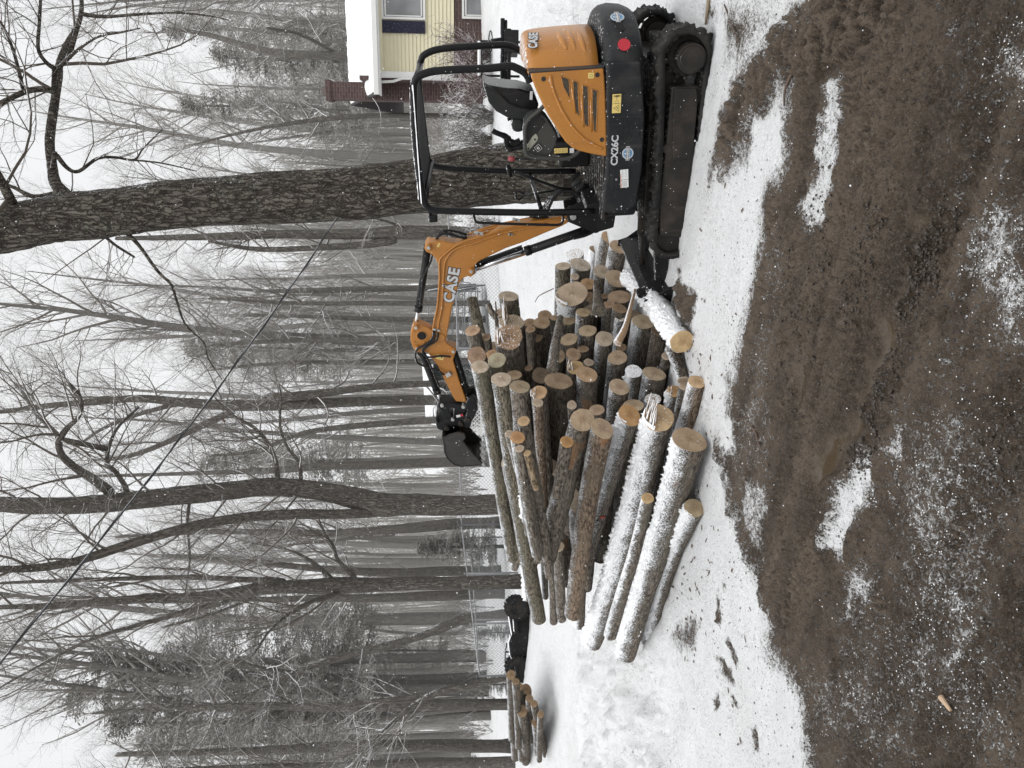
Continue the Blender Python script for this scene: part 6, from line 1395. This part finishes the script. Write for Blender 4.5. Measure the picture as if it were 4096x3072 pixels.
chain_fence('chain_link_fence', b, c, b.z, c.z, 3, 'snowy chain link fence running left to the corner by the quad bike', 1.1)
a2 = fp((1880,2150), 24); chain_fence('chain_link_fence', c, a2, c.z, a2.z, 3, 'farther chain link fence arm running back from the corner', 1.05)
a = fp((1796,560), 20); b = fp((1792,800), 19.6); chain_fence('chain_link_fence', a, b, a.z, b.z, 2, 'short chain link fence between the house and the gate', 1.25)
a = fp((1790,812), 19.5); b = fp((1800,1000), 19.2); chain_fence('chain_link_gate', a, b, a.z, b.z, 1, 'chain link gate with tall posts behind the excavator canopy', 1.3, cat='gate')
# white lattice, shed, bleachers
lt = empty('lattice_panel', at((1925,1740), 18), 'white diagonal lattice panel below the bucket', 'lattice'); o_ = lt.location.copy()
P00, P10, P01 = at((1925,1740),18)-o_, at((1925,1615),18)-o_, at((1878,1740),18)-o_; ux, uz = P10-P00, P01-P00
mb = MB(); 
for k in range(-6, 14):
    for sg in (1,-1):
        x0_ = k*.095; h = uz.z; w_ = ux.x
        q0, q1 = (x0_, 0), (x0_+h, h)
        if sg < 0: q0, q1 = (x0_, h), (x0_+h, 0)
        if q1[0] < 0 or q0[0] > w_: continue
        t0_, t1_ = max(0, -q0[0]/h), min(1, (w_-q0[0])/h)
        a_ = Vector((lerp(q0[0],q1[0],t0_), .004*sg, lerp(q0[1],q1[1],t0_))); b_ = Vector((lerp(q0[0],q1[0],t1_), .004*sg, lerp(q0[1],q1[1],t1_))); mb.tube([a_,b_], .013, 4, cap=False, smooth=False)
mb.build('lattice_strips', M['trim'], lt)
mb = MB(); mb.box((ux.x/2,0,0),(ux.x+.08,.04,.05)); mb.box((ux.x/2,0,uz.z),(ux.x+.08,.04,.05)); mb.build('lattice_rail', M['trim'], lt)
c1_, c2_ = at((1700,1425), 30), at((1722,1690), 30); gz = hlow(c2_.x, 30)
sh = empty('shed', (c2_.x, 30, gz), 'dark shed with a snow white roof behind the bucket', 'shed'); wdt = c1_.x-c2_.x; ht = c2_.z-gz
hb('shed_wall', flat('dark_shed', (.035,.042,.042), .8), sh, (wdt/2,1.2,ht/2-.2), (wdt-.3,2.4,ht+.2))
rr2 = MB().prismz([(0,0)], 0, 0) if False else MB()
rr2.add([(-.1,-.25,ht-.25),(wdt+.1,-.25,ht+.0),(wdt+.1,1.2,ht+.45),(-.1,1.2,ht+.25),(-.1,-.25,ht-.33),(wdt+.1,-.25,ht-.08),(wdt+.1,1.2,ht+.37),(-.1,1.2,ht+.17)], [(0,1,2,3),(7,6,5,4),(0,4,5,1),(1,5,6,2),(2,6,7,3),(3,7,4,0)])
rr2.build('shed_roof', M['snow'], sh)
bl_ = empty('bleachers', at((1940,1390), 25), 'white metal bleachers with railings beyond the fence behind the boom', 'bleachers'); bw = 1.9
for k in range(5):
    hb('bench', M['galv'], bl_, (bw/2+.1,.35*k,.25+.22*k), (bw,.24,.045)); hb('footboard', M['galv'], bl_, (bw/2+.1,.35*k-.18,.1+.22*k), (bw,.16,.03))
mb = MB()
for x_ in (0,bw+.2):
    mb.tube([(x_,0,0),(x_,1.7,1.3),(x_,1.7,0)], .022, 6); mb.tube([(x_,0,0),(x_,0,.9),(x_,1.5,2.0),(x_,1.7,2.0),(x_,1.7,1.2)], .022, 6); mb.tube([(x_,0,.5),(x_,1.6,1.6)], .018, 6)
mb.tube([(0,1.7,2.0),(bw+.2,1.7,2.0)], .022, 6); mb.tube([(0,1.7,1.7),(bw+.2,1.7,1.7)], .018, 6); mb.build('railing', M['galv'], bl_)

# quad bike
QY = 16.0; qc = at((2150,2565), QY); QB = empty('quad_bike', (qc.x, qc.y, ground_z(qc.x, qc.y)), 'snow dusted black quad bike parked left behind the log pile', 'quad bike', rz=R(14))
def QL(zx, zy): p = at(ZJ(zx, zy), QY)-QB.location; return (p.x*1.02, p.z)
dkm = mat_paint('quad_black', (.012,.012,.013), .5, dirt=.15, snow=.45)
for (zx, zy, r, w_, lb_) in ((985,450,.235,.19,None),(1000,880,.235,.19,None)):
    x_, z_ = QL(zx, zy); z_ = max(.22, z_-.02)
    for yy in (-.30,.34):
        mb = MB(); prof = []
        P = [(x_+(r-.06)*math.cos(t*math.pi/16), yy, r+(r-.06)*math.sin(t*math.pi/16)) for t in range(33)]; mb.tube(P, .085, 12, cap=False)
        for t in range(20): a = t*math.pi/10; mb.box((x_+(r+.018)*math.cos(a), yy, r+(r+.018)*math.sin(a)), (.03,.15,.035), Matrix.Rotation(-a, 3, 'Y'))
        ty = mb.build('tyre', M['rubber'], QB); MB().cyl((x_,yy-.05,r),(x_,yy+.05,r),.13,18).build('rim', M['steel'], ty)
xa, xb = QL(985,450)[0], QL(1000,880)[0]
def quadpoly(pts): return [QL(*p) for p in pts]
MB().prism(quadpoly([(1030,480),(900,470),(835,430),(825,520),(845,640),(820,700),(830,790),(880,880),(1000,860),(1040,700)]), -.17,.20).build('body', dkm, QB, bevel=.04, fix=True)
MB().prism(quadpoly([(875,400),(850,440),(860,620),(900,640),(890,560),(885,440)]), -.36,.38).build('rear_fender', dkm, QB, bevel=.03, fix=True)
MB().prism(quadpoly([(880,800),(860,860),(875,930),(900,930),(895,850)]), -.36,.38).build('front_fender', dkm, QB, bevel=.02, fix=True)
MB().prism(quadpoly([(830,640),(835,700),(850,780),(880,780),(885,650)]), -.12,.14).build('seat', M['seat'], QB, bevel=.04, fix=True)
mb = MB(); zt_ = QL(820,420)[1]
for k in range(6): mb.tube([(QL(820,415)[0], -.28+.11*k, zt_+.02), (QL(860,600)[0], -.28+.11*k, zt_-.10)], .010, 6)
for f in (0, .5, 1): x_ = lerp(QL(820,415)[0], QL(860,600)[0], f); mb.tube([(x_,-.3,zt_+.02-.12*f),(x_,.3,zt_+.02-.12*f)], .010, 6)
mb.build('cargo_rack', M['frame'], QB)
mb = MB(); a_ = QL(850,770); b_ = QL(800,770); mb.tube([(a_[0],0,a_[1]),(b_[0],0,b_[1])], .02, 8)
mb.tube([(QL(795,700)[0],-.36,b_[1]-.02),(b_[0],0,b_[1]),(QL(800,860)[0],.36,b_[1]-.01)], .014, 8); mb.build('handlebar', M['frame'], QB)
x_, z_ = QL(845,890); hb('tail_lamp', M['red'], QB, (x_,-.2,z_), (.06,.1,.04), .005)

# utility trailer behind the excavator
TY = 9.6; tr0 = at((2010,330), TY); TR = empty('utility_trailer', (tr0.x, TY, ground_z(tr0.x, TY)), 'small black steel trailer with snowy mesh side, seen behind the excavator seat', 'trailer', rz=R(-12))
def TL(zx, zy): p = at(ZA(zx, zy), TY)-TR.location; return (p.x, p.z)
q = [TL(1000,960), TL(1000,560), TL(1170,560), TL(1170,990)]
mb = MB(); (xA, zA), (xB, zB) = q[0], q[2]; xA, xB = min(xA,xB), max(xA,xB); zA, zB = min(zA,zB), max(zA,zB); st = .022
for k in range(int((xB-xA+zA*0+(zB-zA))/st)+1):
    for sg in (1,-1):
        o = xA-(zB-zA)+k*st; h = zB-zA; t0_, t1_ = max(0,(xA-o)/h), min(1,(xB-o)/h)
        if t1_ <= t0_: continue
        f = lambda t: (o+h*t, 0, (zA+h*t) if sg > 0 else (zB-h*t)); mb.tube([f(t0_), f(t1_)], .0022, 3, cap=False, smooth=False)
mb.build('mesh_side', M['frame'], TR)
mb = MB(); mb.tube([(xA,0,zB),(xB,0,zB)], .02, 8); mb.build('side_rail', M['snow'], TR)
mb = MB(); mb.tube([(xA,0,zA-.35),(xA,0,zB)], .015, 6).tube([(xB,0,zA-.35),(xB,0,zB)], .015, 6); mb.build('stake', M['frame'], TR)
x0_, z0_ = TL(1140,560); ring_ = [(x0_+.10*math.cos(t*math.pi/12)*.35, -.05, z0_+.135*math.sin(t*math.pi/12)) for t in range(25)]
# hand wheel seen edge on
ring_ = [(x0_+.04*math.cos(t*math.pi/12)+0, -.05+.03*math.cos(t*math.pi/12), z0_) for t in range(25)]
P = [(TL(1140,570)[0]+.125*math.sin(t*math.pi/12), -.05, TL(1140,570)[1]+.022*math.cos(t*math.pi/12)) for t in range(25)]
MB().tube(P, .008, 6, cap=False).build('hand_wheel', M['frame'], TR)
a_ = TL(1145,560); b_ = TL(1290,540); MB().tube([(a_[0],-.05,a_[1]),(b_[0],-.05,b_[1])], .02, 8).build('jack_post', M['frame'], TR)
for (p1, p2, t_) in (((1290,300),(1290,1000),.028),((1330,320),(1330,1040),.02),((1370,420),(1370,1040),.03)):
    a_ = TL(*p1); b_ = TL(*p2); MB().tube([(a_[0],-.02,a_[1]),(b_[0],-.02,b_[1])], t_, 8).build('frame_bar', M['frame'], TR)
a_ = TL(1310,430); b_ = TL(1490,700); MB().box(((a_[0]+b_[0])/2,.1,(a_[1]+b_[1])/2), (abs(a_[0]-b_[0]),.3,abs(a_[1]-b_[1]))).build('toolbox', M['black'], TR, bevel=.01)
for sx_ in (0, .9):
    x_ = xA+.02-sx_*.3; MB().tube([(x_+.17*math.cos(t*math.pi/10), .15, .22+.17*math.sin(t*math.pi/10)) for t in range(21)], .06, 10, cap=False).build('wheel', M['rubber'], TR)

# shovel stuck in the snow
SH = empty('shovel', at(Z1(1120,1285), 8.9), 'black D handled shovel standing in the snow behind the canopy front', 'shovel')
def SL(zx, zy): return at(Z1(zx, zy), 8.9)-SH.location
MB().tube([SL(840,1330), SL(1120,1285)], .016, 8).build('shaft', M['frame'], SH)
MB().tube([SL(860,1330), SL(815,1302), SL(788,1304), SL(790,1350), SL(810,1360), SL(842,1332)], .014, 8).build('d_handle', M['frame'], SH)
MB().box(SL(1175,1277), (.22,.02,.24)).build('blade', M['steel'], SH, bevel=.006)

# wires
def wire(a, b, sag, r, label, n=40, twist=0):
    P = [a.lerp(b, i/n)-Vector((0,0,sag*4*(i/n)*(1-i/n))) for i in range(n+1)]
    mb = MB().tube(P, r, 6, cap=False)
    if twist: mb.tube([p+Vector((0, math.cos(i*.9)*r*1.6, math.sin(i*.9)*r*1.6)) for i, p in enumerate(P)], r*.8, 5, cap=False)
    return tag(mb.build('overhead_wire', M['wire']), label, 'wire')
M['wire'] = (lambda s: s.done(s.mix(s.ramp(s.math('ADD', s.nz(), s.noise(s.coord('World'), 30, 3)), .95, 1.2), (.03,.03,.032), SNOW), .6))(NT('snowy_wire'))
wire(at((1348,872), 10.7), at((-40,2700), 7.2), .12, .010, 'thick overhead service cable slanting across the trees to the big tree', twist=1)
wire(at((1490,392), 20), at((1452,655), 11.0), .25, .007, 'thin snowy wire from the house eave to the big tree')
# ------------------------------------------------------------------ falling snow
rnd = random.Random(77); mb = MB()
for i in range(4200):
    Y = 1.6+15*rnd.random()**.8; X = rnd.uniform(-.62,.62)*Y; Z = EYE+rnd.uniform(-.75,.72)*Y
    if Z < .05: continue
    r_ = rnd.uniform(.0018,.0056)*(1 if Y > 3 else .5); a = rnd.uniform(0,3); o = [Vector((math.cos(a),math.sin(a),.3)), Vector((-math.sin(a),math.cos(a),.2)), Vector((.1,-.2,1))]; c = Vector((X,Y,Z))
    vs = [c+o[0]*r_, c-o[0]*r_, c+o[1]*r_, c-o[1]*r_, c+o[2]*r_*.8, c-o[2]*r_*.8]
    mb.add(vs, [(0,2,4),(2,1,4),(1,3,4),(3,0,4),(2,0,5),(1,2,5),(3,1,5),(0,3,5)], True)
tag(mb.build('falling_snow', flat('snowflake', (.85,.86,.88), .8)), 'snowflakes falling through the air', 'snow', kind='stuff')
# ------------------------------------------------------------------ light and sky
w = bpy.data.worlds.new('World'); scene.world = w; w.use_nodes = True
nt = w.node_tree; nt.nodes.clear(); out = nt.nodes.new('ShaderNodeOutputWorld'); bg = nt.nodes.new('ShaderNodeBackground')
sky = nt.nodes.new('ShaderNodeTexSky'); sky.sky_type = 'NISHITA'; sky.sun_disc = False; sky.sun_elevation = R(58); sky.sun_rotation = R(200)
hs = nt.nodes.new('ShaderNodeHueSaturation'); hs.inputs['Saturation'].default_value = .12; nt.links.new(sky.outputs[0], hs.inputs['Color'])
b2 = nt.nodes.new('ShaderNodeBackground'); add = nt.nodes.new('ShaderNodeAddShader')
nt.links.new(hs.outputs[0], bg.inputs[0]); bg.inputs[1].default_value = .012
# overcast cloud deck, a little uneven
tc = nt.nodes.new('ShaderNodeTexCoord'); nn_ = nt.nodes.new('ShaderNodeTexNoise'); nn_.inputs['Scale'].default_value = 1.6; nn_.inputs['Detail'].default_value = 3
nt.links.new(tc.outputs['Generated'], nn_.inputs['Vector'])
cr = nt.nodes.new('ShaderNodeMix'); cr.data_type = 'RGBA'; cr.inputs[6].default_value = (.755,.77,.785,1); cr.inputs[7].default_value = (.84,.845,.85,1)
nt.links.new(nn_.outputs['Fac'], cr.inputs[0]); nt.links.new(cr.outputs[2], b2.inputs[0])
# an overcast sky is brighter overhead than near the horizon
sx_ = nt.nodes.new('ShaderNodeSeparateXYZ'); nt.links.new(tc.outputs['Generated'], sx_.inputs[0]); mr = nt.nodes.new('ShaderNodeMapRange'); mr.interpolation_type = 'SMOOTHSTEP'
nt.links.new(sx_.outputs[2], mr.inputs[0]); mr.inputs[1].default_value = .5; mr.inputs[2].default_value = 1.0; mr.inputs[3].default_value = 1.09; mr.inputs[4].default_value = 2.6; nt.links.new(mr.outputs[0], b2.inputs[1])
nt.links.new(bg.outputs[0], add.inputs[0]); nt.links.new(b2.outputs[0], add.inputs[1]); nt.links.new(add.outputs[0], out.inputs[0])
sd = bpy.data.lights.new('sun', 'SUN'); sd.energy = 1.2; sd.angle = R(35); sd.color = (1,.975,.94)
so = bpy.data.objects.new('sun', sd); col.objects.link(so)
e_, r_ = R(58), R(200); dirs = Vector((math.sin(r_)*math.cos(e_), math.cos(r_)*math.cos(e_), math.sin(e_)))
so.rotation_euler = dirs.to_track_quat('Z', 'Y').to_euler(); so.location = (0,0,20)
scene.view_settings.view_transform = 'Standard'; scene.view_settings.look = 'None'; scene.view_settings.exposure = 0; scene.view_settings.gamma = 1
scene.render.engine = 'CYCLES'
try:
    scene.cycles.use_denoising = True; scene.cycles.max_bounces = 5; scene.cycles.diffuse_bounces = 3; scene.cycles.glossy_bounces = 2
    scene.cycles.transmission_bounces = 2; scene.cycles.caustics_reflective = False; scene.cycles.caustics_refractive = False
except Exception: pass
